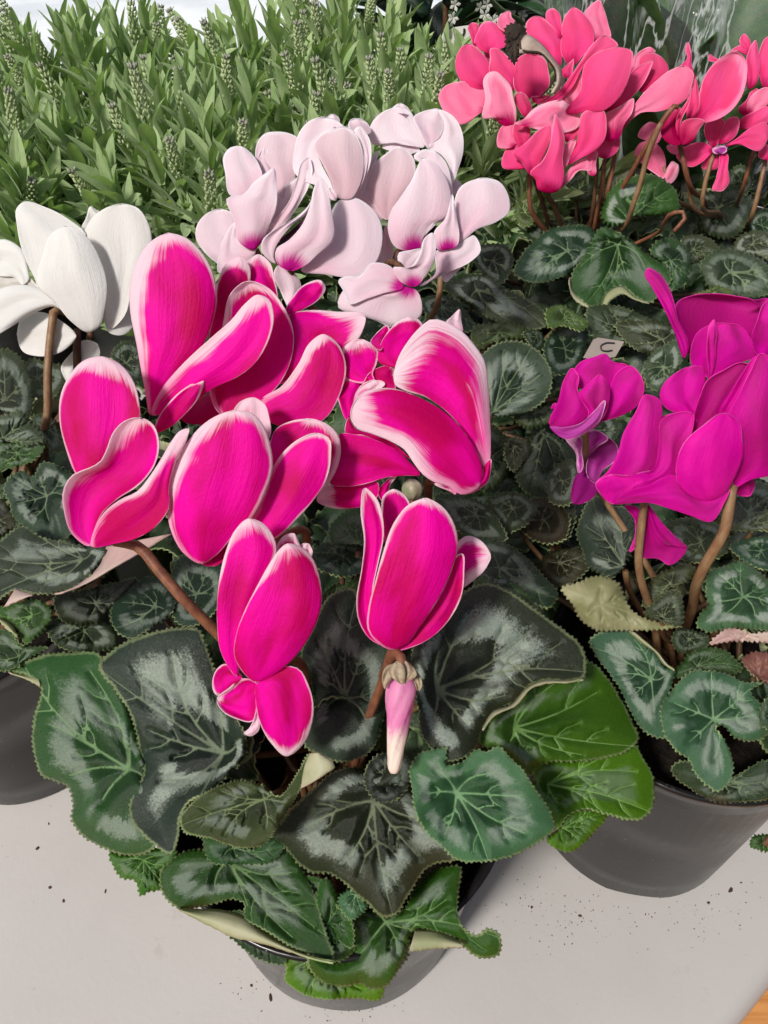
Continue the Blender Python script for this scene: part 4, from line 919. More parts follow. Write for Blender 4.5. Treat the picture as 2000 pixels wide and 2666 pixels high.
leaf(P3, 'K', '200,1545/0,1500 120,1460 250,1452 322,1520 300,1610 230,1682 152,1722 112,1640 0,1560 -30,1530', z=.140, tint=(.045, .10, .022), sil=.4, fine=1, patches=[('0,1555 70,1600 118,1690', '-10,1580 50,1640 105,1670', 1)], n=np.array([-.2, -.5, 1.]))
leaf(P3, 'K', '520,1640/285,1600 360,1562 480,1600 620,1580 702,1640 722,1732 600,1772 450,1770 340,1722', z=.132, tint=(.028, .046, .022), sil=.8, fine=1)
leaf(P3, 'K', '590,1470/335,1425 500,1392 700,1342 852,1322 822,1400 702,1500 600,1590 482,1612 370,1572', z=.137, tint=(.020, .026, .014), sil=.3, fine=1)
leaf(P3, 'K', '120,1800/-60,1640 60,1642 120,1720 300,1742 200,1800 60,1882 -60,1890', z=.130, tint=(.03, .065, .022), sil=.6, fine=1, n=np.array([-.2, -.5, 1.]))
leaf(P3, 'K', '-10,950/-80,850 0,820 60,880 100,960 20,1060 -80,1100', z=.152, tint=(.06, .05, .04), sil=.3)
fill_leaves(P3, 70, .155, .095, .150, seed=9, skip=lambda x, y: y < .01, s=(.6, .9))

# ================================================================== the pale pink cyclamen, middle
f = Flower(P4, .345, 'pink', 'pink', stem='345,735,4 370,800,8 380,900,14', fr='I', smat='stemdark', r=.0015)
f.petal('I', '470,490/385,380 342,300 352,220 385,180/440,170/510,180 545,200 536,300 530,390', o=12, tone=.3)
f.petal('I', '405,390/350,335 368,265/388,238/410,290 426,345', o=9, tone=.05)
f.petal('I', '330,485/220,475 196,370 187,290 215,250/270,240/330,282 362,335 374,385 345,440', o=5, cup=-.3)
f.petal('I', '430,660/420,560 455,460 510,410/535,392/545,440 525,540 480,640', o=9, tone=.4)
f.petal('I', '385,672/430,600 500,510 540,400 570,312/595,297/614,340 602,420 560,505 500,592 435,650', o=2, cup=-.1, tone=.25, w=(6, 14, 10))
f.petal('I', '345,740/160,845 175,720 225,620/245,600/262,700 345,735', o=4, tone=.1, lean=0)
f.petal('I', '330,740/200,830 145,795 88,740 54,680 60,620 112,560/170,543/232,562 252,610 258,690 290,730', o=7, cup=-.15, lean=0, tone=.15)
f.petal('I', '338,737/262,702 240,600 205,488 285,470 335,410 388,370/427,345/443,430 442,530 405,630 375,695', o=0, cup=-.45, bw=110)
f = Flower(P4, .332, 'pink', 'pink', stem='510,835,3 530,900,8', fr='I', smat='stemdark', r=.0015)
f.petal('I', '720,490/640,430 560,400 530,370 527,262 560,160 612,112/680,102/750,130 772,152 670,200 640,240 660,330 705,420', o=16, cup=-.15, mat='pinkwhite')
f.petal('I', '720,150/690,122 690,95/715,88/742,102 746,132', o=20, nt=12)
f.petal('I', '850,180/785,142 796,115/830,108/880,130 897,175', o=20, tone=.25, nt=12)
f.petal('I', '810,492/856,390 864,290 832,200 815,160/845,145/882,190 897,280 870,390 842,455', o=11, tone=.15)
f.petal('I', '745,492/702,405 650,300 620,240 650,188 720,155/775,148/822,182 857,262 862,345 840,432 800,492', o=9, cup=-.25, tone=.55)
f.petal('I', '730,500/690,480 682,445/700,442/728,455 732,480', o=6, nt=12)
f.petal('I', '560,838/640,760 714,690 705,560 740,502/812,487/892,530 942,602 952,700 922,795 860,852 780,869 680,857', o=6, cup=-.2, lean=.05)
f.petal('I', '445,815/428,855 458,930 490,1000/500,1018/562,912 522,842', o=6, lean=-.1)
f.petal('I', '440,802/368,740 372,698 432,640 522,590 592,530/617,490/592,555 522,615 462,685 440,725 432,775', o=1, cup=-.1)
f.petal('I', '470,740/455,700 520,640 580,575/600,540/560,640 510,700', o=4, mat='blackspot', back='blackspot', name='throat', nt=12, ns=7)
f.petal('I', '510,837/445,802 440,735 500,692 562,622 602,530 622,440/650,383/682,440 706,545 713,692 640,762 572,818', o=-1, cup=-.35, bw=115)
f = Flower(P4, .345, 'pink', 'pink', stem='1080,735,8 1030,740,4 1015,780,4 1005,880,10', fr='I', smat='stemdark', r=.0015)
f.petal('I', '1110,240/1000,225 900,228 884,180 912,110 962,70/1032,54/1092,82 1115,135 1152,200 1150,245', o=15, cup=-.3, mat='pinkwhite')
f.petal('I', '1175,250/1130,172 1100,100 1162,68/1222,64/1252,102 1240,165 1215,230', o=14, cup=-.1)
f.petal('I', '1050,82/988,70/1035,34/1072,52 1092,90', o=20, nt=12, tone=.2)
f.petal('I', '1100,275/990,262 940,242 1000,222/1052,218/1105,232 1132,258', o=12, mat='pinkwhite', nt=14)
f.petal('I', '1275,425/1268,330 1225,275 1165,248 1228,190 1242,120/1222,66/1285,92 1332,165 1340,260 1315,350 1290,412', o=12, cup=-.2, mat='pinkwhite')
f.petal('I', '1300,475/1268,432 1288,402/1312,405/1338,432 1320,475', o=12, nt=12, tone=.3)
f.petal('I', '950,590/880,550 808,490 860,400 886,312/938,262/912,330 905,420 912,500 965,565', o=8, tone=.35, w=(14, 3, 10))
f.petal('I', '975,592/902,502 885,400 900,340 962,280/1030,240/1092,282 1112,352 1082,435 1012,525', o=6, cup=-.25, tone=.6)
f.petal('I', '1220,605/1150,330 1098,292 1150,255/1200,264/1252,312 1282,402 1287,525 1262,592', o=5, cup=-.2)
f.petal('I', '970,620/945,700 920,800/1000,815/1010,740 985,690', o=10, tone=.3, lean=0, nt=14)
f.petal('I', '1110,738/1010,722 978,652 988,560 1040,480 1092,400 1122,332/1142,298/1192,312 1252,382 1283,482 1267,572 1202,612 1142,692 1135,725', o=0, cup=-.45, bw=100)
f.petal('I', '1130,705/1138,662 1172,600/1206,563/1208,610 1172,652', o=-2, cup=-.2, nt=14)
f = Flower(P4, .340, 'pink', 'pink', stem='1270,735,6 1240,800,10 1225,950,14', fr='I', smat='stemtan', r=.0014)
f.petal('I', '1310,712/1308,620 1294,520 1322,440/1430,394/1512,410 1558,482 1562,552 1502,602 1402,642 1350,685', o=4, cup=-.2, lean=.1)
f.petal('I', '1330,800/1225,855/1250,892/1312,842 1365,790', o=6, lean=0, nt=14)
f.petal('I', '1130,912/1205,850 1208,745 1310,716/1390,668/1422,745 1382,788 1262,848', o=2, cup=-.15, lean=0, w=(10, 10, 12))
f.petal('I', '1265,738/1210,730 1198,655 1250,590 1272,520/1286,473/1302,540 1312,602 1320,662 1312,712', o=0, cup=-.35, bw=75)
f = Flower(P4, .330, 'pink', 'pink', stem='1065,900,6 1050,830,3 1010,800,6', fr='I', smat='stemdark', r=.0014)
f.petal('I', '1050,832/1028,752 1080,740/1142,735/1132,782 1085,822', o=8, lean=0, nt=14)
f.petal('I', '1070,915/930,950 760,935 736,1010 832,1052 900,1072/985,1104/1082,1097 1137,1052 1140,990 1112,930', o=3, cup=-.3, lean=-.25, bw=80, tone=.05)
f.petal('I', '1050,915/960,945 880,972 790,997 762,930 740,885/765,868/832,862 902,800 982,812 1035,872', o=1, cup=-.2, lean=-.05, bw=85)
f.petal('I', '1100,912/1040,892 1010,850 1000,825 1080,822 1130,755 1152,682/1190,655/1208,722 1192,812 1152,872 1130,902', o=-1, cup=-.2, bw=75)
# ================================================================== leaves between the pale pink, the coral and the purple ones
GN = (.034, .078, .034)
leaf(None, 'D', '790,90/560,182 590,110 650,42 720,-8 800,-22 900,-12 922,30 892,110 822,172 722,216 620,222', z=.150, tint=(.028, .066, .046), sil=.9, tip=(600, 200), fine=1, n=np.array([.1, -.5, 1.]))
leaf(None, 'D', '470,130/378,80 450,55 532,65 562,112 545,180 500,235 440,200', z=.140, tint=(.03, .04, .034), sil=.6)
leaf(None, 'D', '400,255/258,240 340,195 440,190 532,250 622,300 702,360 712,402 640,432 560,412 480,392 380,332 300,282', z=.146, tint=(.070, .082, .062), sil=1.3, fine=1, n=np.array([0, -.45, 1.]))
leaf(None, 'D', '780,370/700,345 770,322 832,358 885,402 862,434 780,412 715,420', z=.147, tint=(.10, .15, .05), sil=.2)
leaf(None, 'D', '250,330/160,300 240,278 322,310 372,370 402,420 330,440 220,400', z=.138, tint=(.032, .050, .046), sil=.9)
leaf(None, 'D', '500,440/382,420 470,400 560,400 622,430 602,462 520,472 450,490 400,522 375,480', z=.144, tint=(.09, .11, .05), sil=.2)
leaf(None, 'D', '470,785/428,530 480,490 560,475 642,500 702,560 727,645 702,722 640,772 560,802 480,802 440,762', z=.150, tint=(.046, .066, .056), sil=.9, tip=(640, 510), fine=2, n=np.array([.05, -.5, 1.]))
leaf(None, 'D', '650,790/560,800 640,775 720,760 760,790 700,840 600,850', z=.143, tint=(.06, .08, .035), sil=.2)
leaf(None, 'D', '660,460/600,440 640,425 680,440 690,490 660,520 620,480', z=.140, tint=(.03, .05, .035), sil=.4)
leaf(None, 'D', '780,510/688,520 720,440 800,410 882,430 872,500 822,602 740,622', z=.136, tint=(.024, .048, .034), sil=.6)
leaf(None, 'D', '690,880/568,1030 600,950 682,860 762,900 832,960 842,1040 802,1120 720,1162 640,1152 588,1112', z=.140, tint=(.034, .044, .028), sil=.3, tip=(640, 1150), fine=1, vw=.8)
leaf(None, 'D', '770,1080/703,1090 740,1020 800,985 842,1020 832,1100 802,1182 730,1182', z=.146, tint=(.07, .072, .056), sil=.7)
leaf(None, 'D', '560,930/520,960 540,900 600,900 640,940 600,1000 560,1040', z=.142, tint=(.055, .05, .035), sil=.1)
leaf(None, 'D', '470,980/400,900 460,840 520,880 545,980 520,1080 430,1130 380,1050', z=.130, tint=(.036, .052, .028), sil=.3)
leaf(None, 'D', '400,1230/218,1140 330,1138 432,1180 502,1260 532,1332 400,1342 300,1282', z=.146, tint=(.024, .034, .022), sil=.5, fine=1)
leaf(None, 'D', '560,1200/443,1160 520,1128 602,1140 662,1190 602,1282 540,1302 480,1242', z=.143, tint=(.040, .05, .028), sil=.5)
leaf(None, 'D', '690,1250/553,1210 600,1170 682,1153 762,1180 802,1240 782,1332 650,1342 588,1292', z=.141, tint=(.042, .026, .018), sil=.1)
leaf(None, 'D', '900,860/800,800 880,760 980,790 1020,860 960,940 860,950', z=.128, tint=(.035, .045, .03), sil=.6)
fill_leaves(P4, 50, .165, .095, .124, seed=11, s=(.75, 1.15))
# ================================================================== the coral cyclamen
M['deadleaf'] = simple_mat('dead_leaf', (.022, .016, .012), (.05, .035, .025), 120, .7, .2, bump=.5)
M['deadpale'] = simple_mat('dead_leaf_pale', (.30, .22, .18), (.42, .34, .29), 120, .6, .3, bump=.4)
CP = dict(mat='coralpale', back='coral')
f = Flower(P5, .440, 'coral', 'coralpale', stem='600,890,6 640,860,8 660,900,14', fr='N', smat='stemdark')
f.petal('N', '375,330/340,245 327,190/355,164/402,172 395,250', o=16, tone=.5)
f.petal('N', '620,230/538,172 560,110/632,84/642,122 672,156 650,200', o=16, tone=.1, **CP)
f.petal('N', '490,385/410,355 375,312 400,220 430,165/482,149/562,192 602,262 595,335 545,360', o=13, cup=-.2)
f.petal('N', '460,400/440,380 480,360/490,350/500,400 480,440', o=14, tone=.6, nt=10)
f.petal('N', '960,490/850,330 742,215 748,160 790,122/842,119/932,182 992,262 1004,402 992,475', o=14, cup=-.2, tone=.05)
f.petal('N', '1005,265/888,135 894,80/940,57/986,92 1002,182 1012,250', o=18, tone=.15)
f.petal('N', '1080,475/1008,402 1000,262 1012,150 1042,90/1086,52/1152,86 1212,162 1240,262 1222,335 1152,405 1110,455', o=13, cup=-.2)
f.petal('N', '1240,305/1220,202 1168,95/1282,4/1308,62 1342,182 1358,265', o=18, **CP)
f.petal('N', '460,625/278,582 238,490 253,382 298,325/342,317/422,372 482,452 492,522 475,602', o=9, cup=-.2, tone=.3)
f.petal('N', '665,645/560,580 488,525 486,422 494,345/525,344/602,392 662,472 682,565', o=8, cup=-.1, tone=.25)
f.petal('N', '790,705/668,645 662,502 680,430 742,385/802,384/872,412 912,522 917,602 862,692', o=7, cup=.1, tone=.55)
f.petal('N', '800,735/780,700 860,690/930,690/900,725 850,748', o=5, tone=.4, nt=12)
f.petal('N', '460,805/420,815 330,882 280,897 198,852 128,752 115,690 158,622/262,588/362,587 432,627 457,690', o=5, cup=-.15, lean=.05, tone=.1, **CP)
f.petal('N', '595,907/500,852 443,857 454,702 443,560 478,520/532,514/592,562 642,632 654,702 677,802 664,892', o=0, cup=-.4, bw=130, mat='coralpale', back='coral', w=(60, 60, 60))
f.petal('N', '740,840/680,760 660,700 700,660/730,670/770,720 790,770', o=3, tone=.7, nt=14)
f = Flower(P5, .428, 'coral', 'coralpale', stem='910,1385,4 905,1410,6 930,1450,10', fr='N', smat='stemdark')
f.petal('N', '865,752/980,660 1070,540 1150,420 1230,310/1312,254/1412,332 1340,352 1252,402 1162,482 1082,622 985,722', o=10, cup=-.1, tone=.3)
f.petal('N', '1090,772/1000,702 1080,620/1140,528/1144,642 1122,722', o=8, cup=-.1, **CP)
f.petal('N', '1030,560/1000,520 1060,450/1090,420/1085,480 1060,560', o=11, nt=12)
f.petal('N', '740,905/658,887 720,860 802,780 900,735/1002,721/1092,782 1143,862 1132,905 1032,955 900,945', o=6, cup=-.2, lean=.15, mat='coralpale', back='coral', w=(50, 50, 70))
f.petal('N', '760,1205/680,1222 578,1207 610,1060/652,1020/722,1042 782,1125', o=8, tone=.2, lean=0)
f.petal('N', '655,1055/548,1063 578,902/662,888/690,960 680,1020', o=12, tone=.2, lean=0, **CP)
f.petal('N', '720,1070/660,1000 665,890/720,890/775,925 765,1010', o=9, tone=.6, lean=0)
f.petal('N', '1040,1185/1100,1050 1130,920 1146,820/1302,789/1328,902 1312,1005 1242,1085 1150,1135', o=5, cup=-.2)
f.petal('N', '1040,1010/1010,960 1100,920/1130,915/1110,990 1050,1040', o=7, tone=.6, nt=12)
f.petal('N', '1000,1225/1008,1100 1078,1010/1092,1008/1062,1132 1040,1195', o=3, cup=-.1, nt=16, **CP)
f.petal('N', '785,1255/700,1155 653,1115 750,1020 842,930/917,898/935,960 902,1062 852,1165', o=3, cup=-.2, tone=.2)
f.petal('N', '990,1355/1050,1230 1120,1160/1172,1139/1222,1225 1130,1225 1060,1300', o=4, lean=0, **CP)
f.petal('N', '1230,1265/1168,1142 1235,1085/1252,1085/1250,1180 1242,1260', o=7, lean=0, tone=.1, **CP)
f.petal('N', '915,1392/830,1362 813,1290 773,1250 860,1160 920,1030 936,900/956,819/1002,902 1027,1002 1012,1152 1022,1252 982,1372', o=-1, cup=-.4, bw=125, w=(12, 12, 20))
f.petal('N', '1030,810/1145,640 1150,520 1182,440 1252,380/1442,344/1513,370 1512,445 1482,582 1402,722 1310,792 1200,808', o=2, cup=-.3, tone=.1)
f = Flower(P5, .438, 'coral', 'coralpale', stem='1255,1120,4 1258,1200,4 1250,1300,6 1240,1400,10', fr='N', smat='stemdark', r=.0012)
f.petal('O', '480,630/500,492 570,430/640,404/690,440 570,485 545,565', o=11, **CP)
f.petal('O', '565,800/540,565 560,492 622,455/680,459/762,512 803,595 705,690', o=9, tone=.65)
f.petal('O', '250,965/330,860 430,740 480,620 560,560/664,523/642,602 562,752 480,842 362,925', o=6, cup=-.1, tone=.35)
f.petal('O', '400,1120/470,962 560,830 700,690 830,597/932,570/1013,620 1002,742 952,862 882,905 722,962 560,972 470,1040', o=4, cup=-.2, tone=.05, **CP)
f.petal('N', '1310,1142/1248,1112 1290,1020/1422,983/1424,1042 1382,1112', o=5, lean=-.1, tone=.1)
f.petal('N', '1370,1012/1308,1002 1320,900 1315,832 1420,770/1522,708/1512,802 1452,902 1422,985', o=0, cup=-.35, bw=190, **CP)
for st in ('1310,1150,6 1300,1280,8 1285,1390,12', '1385,1090,6 1370,1200,8 1340,1350,12', '770,1210,4 772,1320,6 770,1440,10'):
    Flower(P5, .445, 'coral', 'coral', stem=st, fr='N', smat='stem')
# the two long leaning stems with a hooked tip
Flower(P5, .418, 'coral', 'coral', stem='885,925,0 870,905,0 820,950,0 720,1090,6 600,1280,16 460,1525,32', fr='O', smat='stem', r=.0014)
Flower(P5, .412, 'coral', 'coral', stem='735,1060,2 690,1160,6 620,1340,14 545,1620,24 490,1780,30 450,1900,40', fr='O', smat='stemtan', r=.0015)
Flower(P5, .392, 'coral', 'coral', stem='845,2000,2 905,1930,1 945,1880,0 915,1825,0 840,1840,2 765,1920,14 705,2010,50', fr='O', smat='stem', r=.0011)
# dead curled leaf
dl = leaf(P5, 'N', '660,300/600,190 665,163 732,190 752,250 705,310 692,400 660,462 612,395 598,300', z=.2485, mat='deadleaf', back='deadleaf', tint=(.1, .08, .06), n=np.array([0, -.9, .5]), amp=6, petiole=False, label='dark brown curled dead leaf between the coral petals',
          patches=[('700,275 735,330 850,350 930,420 970,530 930,620 860,690', '700,385 760,385 860,400 900,440 950,530 920,610 850,692', 0), ('695,310 740,250 860,315 940,410 1002,500 1005,600 960,682', '700,390 850,392 905,440 955,500 965,560 950,620 920,668', 1)])
dl.data.materials[1] = M['deadpale']; dl.data.materials[2] = M['deadleaf']
leaf(P5, 'O', '450,1900/225,1900 230,1760 280,1650 380,1560 500,1518 652,1500 762,1552 852,1622 892,1722 880,1835 800,1840 650,1872 520,1860 430,1925 330,1952 258,1940', z=.160, tint=(.042, .105, .028), sil=1.2, tip=(852, 1620), fine=1, n=np.array([.1, -.7, 1.]))
leaf(None, 'D', '1010,60/930,-10 1050,30 1150,110 1222,160 1242,220 1192,272 1152,312 1080,282 1030,242 960,272 930,346 850,302 803,250 810,190 860,110 900,40', z=.156, tint=(.038, .088, .034), sil=.4, tip=(850, 300), fine=2, n=np.array([0, -.6, 1.]), vw=.7, patches=[('805,200 812,250 860,300 930,340', '795,230 815,290 870,330 935,352', 1), ('930,345 960,272 1030,242 1080,282 1150,312', '945,350 985,300 1030,275 1080,300 1140,318', 1)])
leaf(None, 'D', '1240,130/1150,90 1190,40 1270,42 1322,90 1322,160 1292,232 1242,262 1230,175 1180,130', z=.150, tint=(.034, .080, .036), sil=.7)
leaf(None, 'D', '1330,80/1290,30 1350,20 1420,40 1450,90 1380,120 1320,140', z=.146, tint=(.06, .07, .045), sil=.5)
leaf(P5, 'B', '610,920/563,905 600,840 640,785 662,900 640,972 600,975', z=.145, tint=(.12, .14, .07), sil=.3)
leaf(P5, 'B', '840,820/768,802 820,750 890,733 912,800 882,872 820,852', z=.150, tint=(.07, .10, .04), sil=.6)
leaf(P5, 'B', '700,960/600,1010 690,960 800,950 860,980 800,1040 680,1060', z=.140, tint=(.03, .045, .03), sil=.5)
leaf(None, 'D', '1200,470/1000,400 1100,380 1220,400 1320,440 1250,520 1120,530', z=.130, tint=(.05, .055, .034), sil=.5)
leaf(None, 'D', '1040,420/880,330 980,320 1100,360 1190,420 1120,480 990,490 890,440', z=.134, tint=(.036, .05, .03), sil=.4)
leaf(None, 'D', '1210,590/1123,620 1138,550 1200,500 1262,473 1292,520 1282,582 1232,652 1180,692 1138,672', z=.146, tint=(.060, .082, .058), sil=.9, tip=(1150, 660), fine=1, vw=1.3, n=np.array([-.1, -.6, 1.]))
leaf(None, 'D', '1430,270/1330,290 1380,262 1430,240 1500,258 1512,292 1440,300 1380,310', z=.147, tint=(.11, .14, .05), sil=.1)
fill_leaves(P5, 58, .175, .095, .122, seed=13, s=(.8, 1.2))
# plant label half hidden between the leaves
V = []; Fc = []
tg = thing('plant_label', 'small pale plant label with a dark hooked mark between the leaves', 'label', tuple(at_z(1555, 905, .135)))
def label_card(fr, pts, z, nrm, th, tgo, name, mat):
    q = parse(fr, pts); c, n3, dep = plane_fun(q[0], z, np.array(nrm))
    P = np.array([at(x[0], x[1], dep(x[0], x[1])) for x in q]) - np.array(tgo.location)
    k = len(P); V = np.vstack([P, P - n3 * th]); F = [tuple(range(k)), tuple(range(2 * k - 1, k - 1, -1))] + [(i, i + k, (i + 1) % k + k, (i + 1) % k) for i in range(k)]
    return link(name, mesh_from(name, V, F, mats=[M[mat]], smooth=False), tgo), n3, dep
M['card'] = simple_mat('label_card', (.28, .23, .21), (.34, .29, .26), 40, .5, .4, .1)
M['ink'] = simple_mat('dark_ink', (.02, .02, .025), (.03, .03, .03), 40, .5, .3)
crd, n3, dep = label_card('D', '860,550 905,470 925,462 965,468 1038,480 1000,545 930,560', .150, (0, -.8, .8), .0006, tg, 'card', 'card')
hk = [at(*q[:2], dep(*q[:2])) + n3 * .0004 for q in parse('D', '995,487 955,488 936,500 938,515 960,522 985,518')]
V, Fc = tube([h - np.array(tg.location) for h in hk], [.0004], 6, 24)
link('printed_mark', mesh_from('printed_mark', V, Fc, mats=[M['ink']]), crd)
st = at_z(1555, 905, .135) - np.array(tg.location)
V, Fc = tube([at(1560, 930, dep(1560, 930)) - np.array(tg.location) - n3 * .0006, at(1565, 960, dep(1565, 930) + .01) - np.array(tg.location)], [.0012, .0012], 6, 6)
link('spike', mesh_from('spike', V, Fc, mats=[M['card']]), tg)

# ================================================================== the coral cyclamen at the edge of the photo, partly behind film
f = Flower(P6, .430, 'coral', 'coralpale', stem='890,1240,6 900,1260,10 940,1450,14', fr='O', smat='stem')
f.petal('O', '1015,645/900,575 960,500 944,420/965,364/997,452 1002,562 1042,690', o=10, cup=-.2, tone=.1)
f.petal('O', '970,1045/955,905 1000,750/1032,668/1062,785 1052,955', o=9, tone=.2)
f.petal('O', '1000,1052/1058,955 1068,792 1110,662 1222,520/1392,451/1467,522 1477,655 1432,832 1330,965 1200,1038', o=4, cup=.2, w=(30, 60, 70), tone=.1)
f.petal('O', '880,1252/768,1212 733,1150 758,1052 830,960/902,928/892,1052 892,1182 902,1242', o=3, cup=-.3, tone=1., bw=500)
f.petal('O', '920,1252/883,1182 898,1072 930,1042/1112,1048/1062,1125 1002,1225', o=1, cup=-.3, tone=.9, bw=190)
f.petal('O', '885,1195/863,1082 900,962 960,872/1002,757/982,882 905,1052', o=-1, cup=-.2, tone=.1)
f = Flower(P6, .460, 'coral', 'coralpale', stem='1640,1380,2 1590,1600,6 1540,1800,12', fr='O', smat='stemtan')
f.petal('O', '1500,445/1408,352/1450,288/1512,365', o=10, nt=12, tone=.2)
f.petal('O', '1260,520/1145,520/1155,468/1210,500', o=12, nt=12, tone=.2)
f.petal('O', '1480,470/1380,440 1330,450/1440,385/1485,420', o=9, nt=12, tone=.3)
f.petal('O', '1640,770/1578,605 1588,430 1640,325/1722,300/1764,505 1722,705', o=6, cup=-.1)
f.petal('O', '1500,770/1476,622 1478,470/1552,343/1582,482 1584,625 1545,745', o=3, cup=-.3)
f.petal('O', '1450,1000/1400,950 1480,850/1500,800/1560,760 1540,950', o=6, tone=.3, bw=100)
f.petal('O', '1490,975/1476,902 1540,800/1664,757/1705,825 1622,935 1545,975', o=1, cup=-.3, **CP)
f.petal('O', '1400,1105/1428,1022 1520,970 1640,918/1704,930/1685,1035 1602,1085 1500,1115', o=0, cup=-.2)
f = Flower(P6, .445, 'coral', 'coralpale', stem='1190,1330,2 1150,1450,4 1100,1660,9', fr='O', smat='stemtan', r=.0013)
f.petal('O', '1200,1265/1128,1205 1120,1065/1252,1018/1295,1065 1245,1205', o=4, tone=.2)
f.petal('O', '1240,1240/1258,1135 1320,1020/1392,1010/1390,1160 1290,1235', o=3, tone=.1)
f.petal('O', '1265,1275/1400,1248 1592,1299/1654,1215/1642,1055 1500,1108 1380,1200', o=2, cup=-.2, lean=0, bw=90)
f.petal('O', '1190,1305/1130,1238 1050,1228 960,1258/868,1340/930,1425 1002,1443 1085,1402 1155,1335', o=1, cup=-.2, lean=-.1, bw=60)
f.petal('O', '1190,1330/1100,1400 1080,1450/1130,1470/1220,1455 1230,1350', o=4, lean=-.2, tone=.3, nt=14)
f.petal('O', '1255,1320/1238,1422 1208,1542 1178,1642/1262,1648/1322,1582 1312,1452 1300,1325', o=0, cup=-.2, lean=-.2, bw=50)
f.petal('O', '1240,1330/1180,1310 1175,1290/1215,1265/1300,1270 1305,1300', o=-2, cup=-.3, mat='lilac', back='lilac', nt=14, w=(30, 30, 30), name='throat')
f = Flower(P6, .475, 'coralpale', 'coral', stem='760,1440,2 790,1600,8', fr='O', smat='stemtan', r=.0012)
f.petal('O', '700,1245/560,1230 505,1330 560,1405 690,1505/752,1542/778,1422 742,1290', o=4, lean=0)
f.petal('O', '700,1235/600,1212 538,1185/640,1055/745,1105', o=6, lean=0)
f.petal('O', '770,1540/800,1430 830,1390/880,1420/850,1560 800,1590', o=4, lean=-.1, w=(60, 60, 60))
f.petal('O', '840,1330/780,1260/880,1250/960,1290 900,1330', o=5, lean=-.1, nt=14)
f = Flower(P6, .455, 'coral', 'coralpale', stem='955,1440,4 970,1560,6 985,1690,10', fr='O', smat='stemtan', r=.0012)
f.petal('O', '1640,1380/1575,1350/1640,1250/1720,1280 1720,1400', o=2, lean=0)
Flower(P6, .46, 'coral', 'coral', stem='1540,1300,4 1500,1420,6 1470,1530,10', fr='O', smat='stem', r=.0012)
leaf(P6, 'O', '1230,1800/915,1762 1000,1690 1100,1658 1250,1640 1402,1600 1502,1682 1542,1782 1482,1922 1382,2042 1250,2060 1100,1992 1048,1882', z=.140, tint=(.075, .095, .07), sil=.8, fine=1, n=np.array([0, -.6, 1.]))
leaf(None, 'D', '1500,180/1368,140 1440,83 1540,90 1642,130 1702,250 1602,292 1480,272 1388,232', z=.142, tint=(.060, .080, .060), sil=.5, fine=1, vw=1.2, n=np.array([0, -.5, 1.]))
leaf(P6, 'O', '1420,1560/1300,1640 1340,1480 1400,1420 1500,1460 1530,1600 1460,1680', z=.150, tint=(.08, .10, .07), sil=.8)
leaf(P6, 'O', '1600,1950/1500,1980 1540,1850 1640,1800 1720,1840 1720,2040 1600,2057', z=.135, tint=(.05, .09, .065), sil=.8)
leaf(None, 'D', '1590,60/1500,80 1540,20 1620,0 1700,40 1700,130 1600,110', z=.135, tint=(.07, .075, .06), sil=.8)
fill_leaves(P6, 50, .15, .095, .122, seed=17, s=(.65, 1.0))
# ================================================================== lavender
M['lav'] = None
def lav_mat(name, c1, c2, back=False):
    m, b = newmat(name)
    co = b.coord(); oi = b.n('ShaderNodeObjectInfo'); rnd = oi.outputs['Random']
    n = b.noise(co, 120, 4, .6); y = b.n('ShaderNodeSeparateXYZ'); b.t.links.new(co, y.inputs[0])
    mid = b.mr(b.math('ABSOLUTE', y.outputs[0]), .0003, .0011, 1, 0)
    c = b.mix(rnd, c1, c2); c = b.mix(b.mr(n, .3, .7), c, b.mix(1, c, (.72, .85, .7), 'MULTIPLY'))
    c = b.mix(b.math('MULTIPLY', mid, .45), c, (.30, .42, .20))
    p = b.bsdf(c, .6, .3, b.bump(b.math('ADD', n, mid), .35, .0008), **{'Sheen Weight': .25})
    b.out(b.mixs(.22, p, b.transl(b.mix(1, c, (1.6, 1.9, .8), 'MULTIPLY'))))
    return m
M['lav'] = lav_mat('lavender_leaf', (.30, .385, .19), (.43, .51, .28))
M['lavstem'] = simple_mat('lavender_stem', (.14, .20, .07), (.18, .25, .09), 200, .6, .3)
M['lavbud'] = simple_mat('lavender_bud', (.38, .47, .23), (.50, .57, .34), 500, .6, .3, .15)
M['lavtip'] = simple_mat('lavender_bud_tip', (.24, .27, .19), (.33, .32, .27), 500, .6, .3)
def lav_leaf(v):
    """lanceolate leaf along +Y, 1 = 40 mm"""
    g = random.Random(v); L = .037; W = .0047 * g.uniform(.85, 1.15); n, k = 11, 5; V = []; F = []
    cur = g.uniform(-.05, .28); tw = g.uniform(-.5, .5)
    for i in range(n):
        t = i / (n - 1); wd = W * (math.sin(math.pi * min(1, t * .90 + .09)) ** .75) * (1 if t < .97 else .45)
        for j in range(k):
            s = j / (k - 1) * 2 - 1; x = s * wd; z = abs(s) * wd * .5 - cur * L * t * t; a = tw * t
            V.append((x * math.cos(a) - z * 0, t * L, z + x * math.sin(a)))
    for i in range(n - 1):
        for j in range(k - 1): F.append((i*k + j, i*k + j + 1, (i+1)*k + j + 1, (i+1)*k + j))
    return mesh_from('leaf', V, F, mats=[M['lav']])
LAVL = [lav_leaf(i) for i in range(6)]
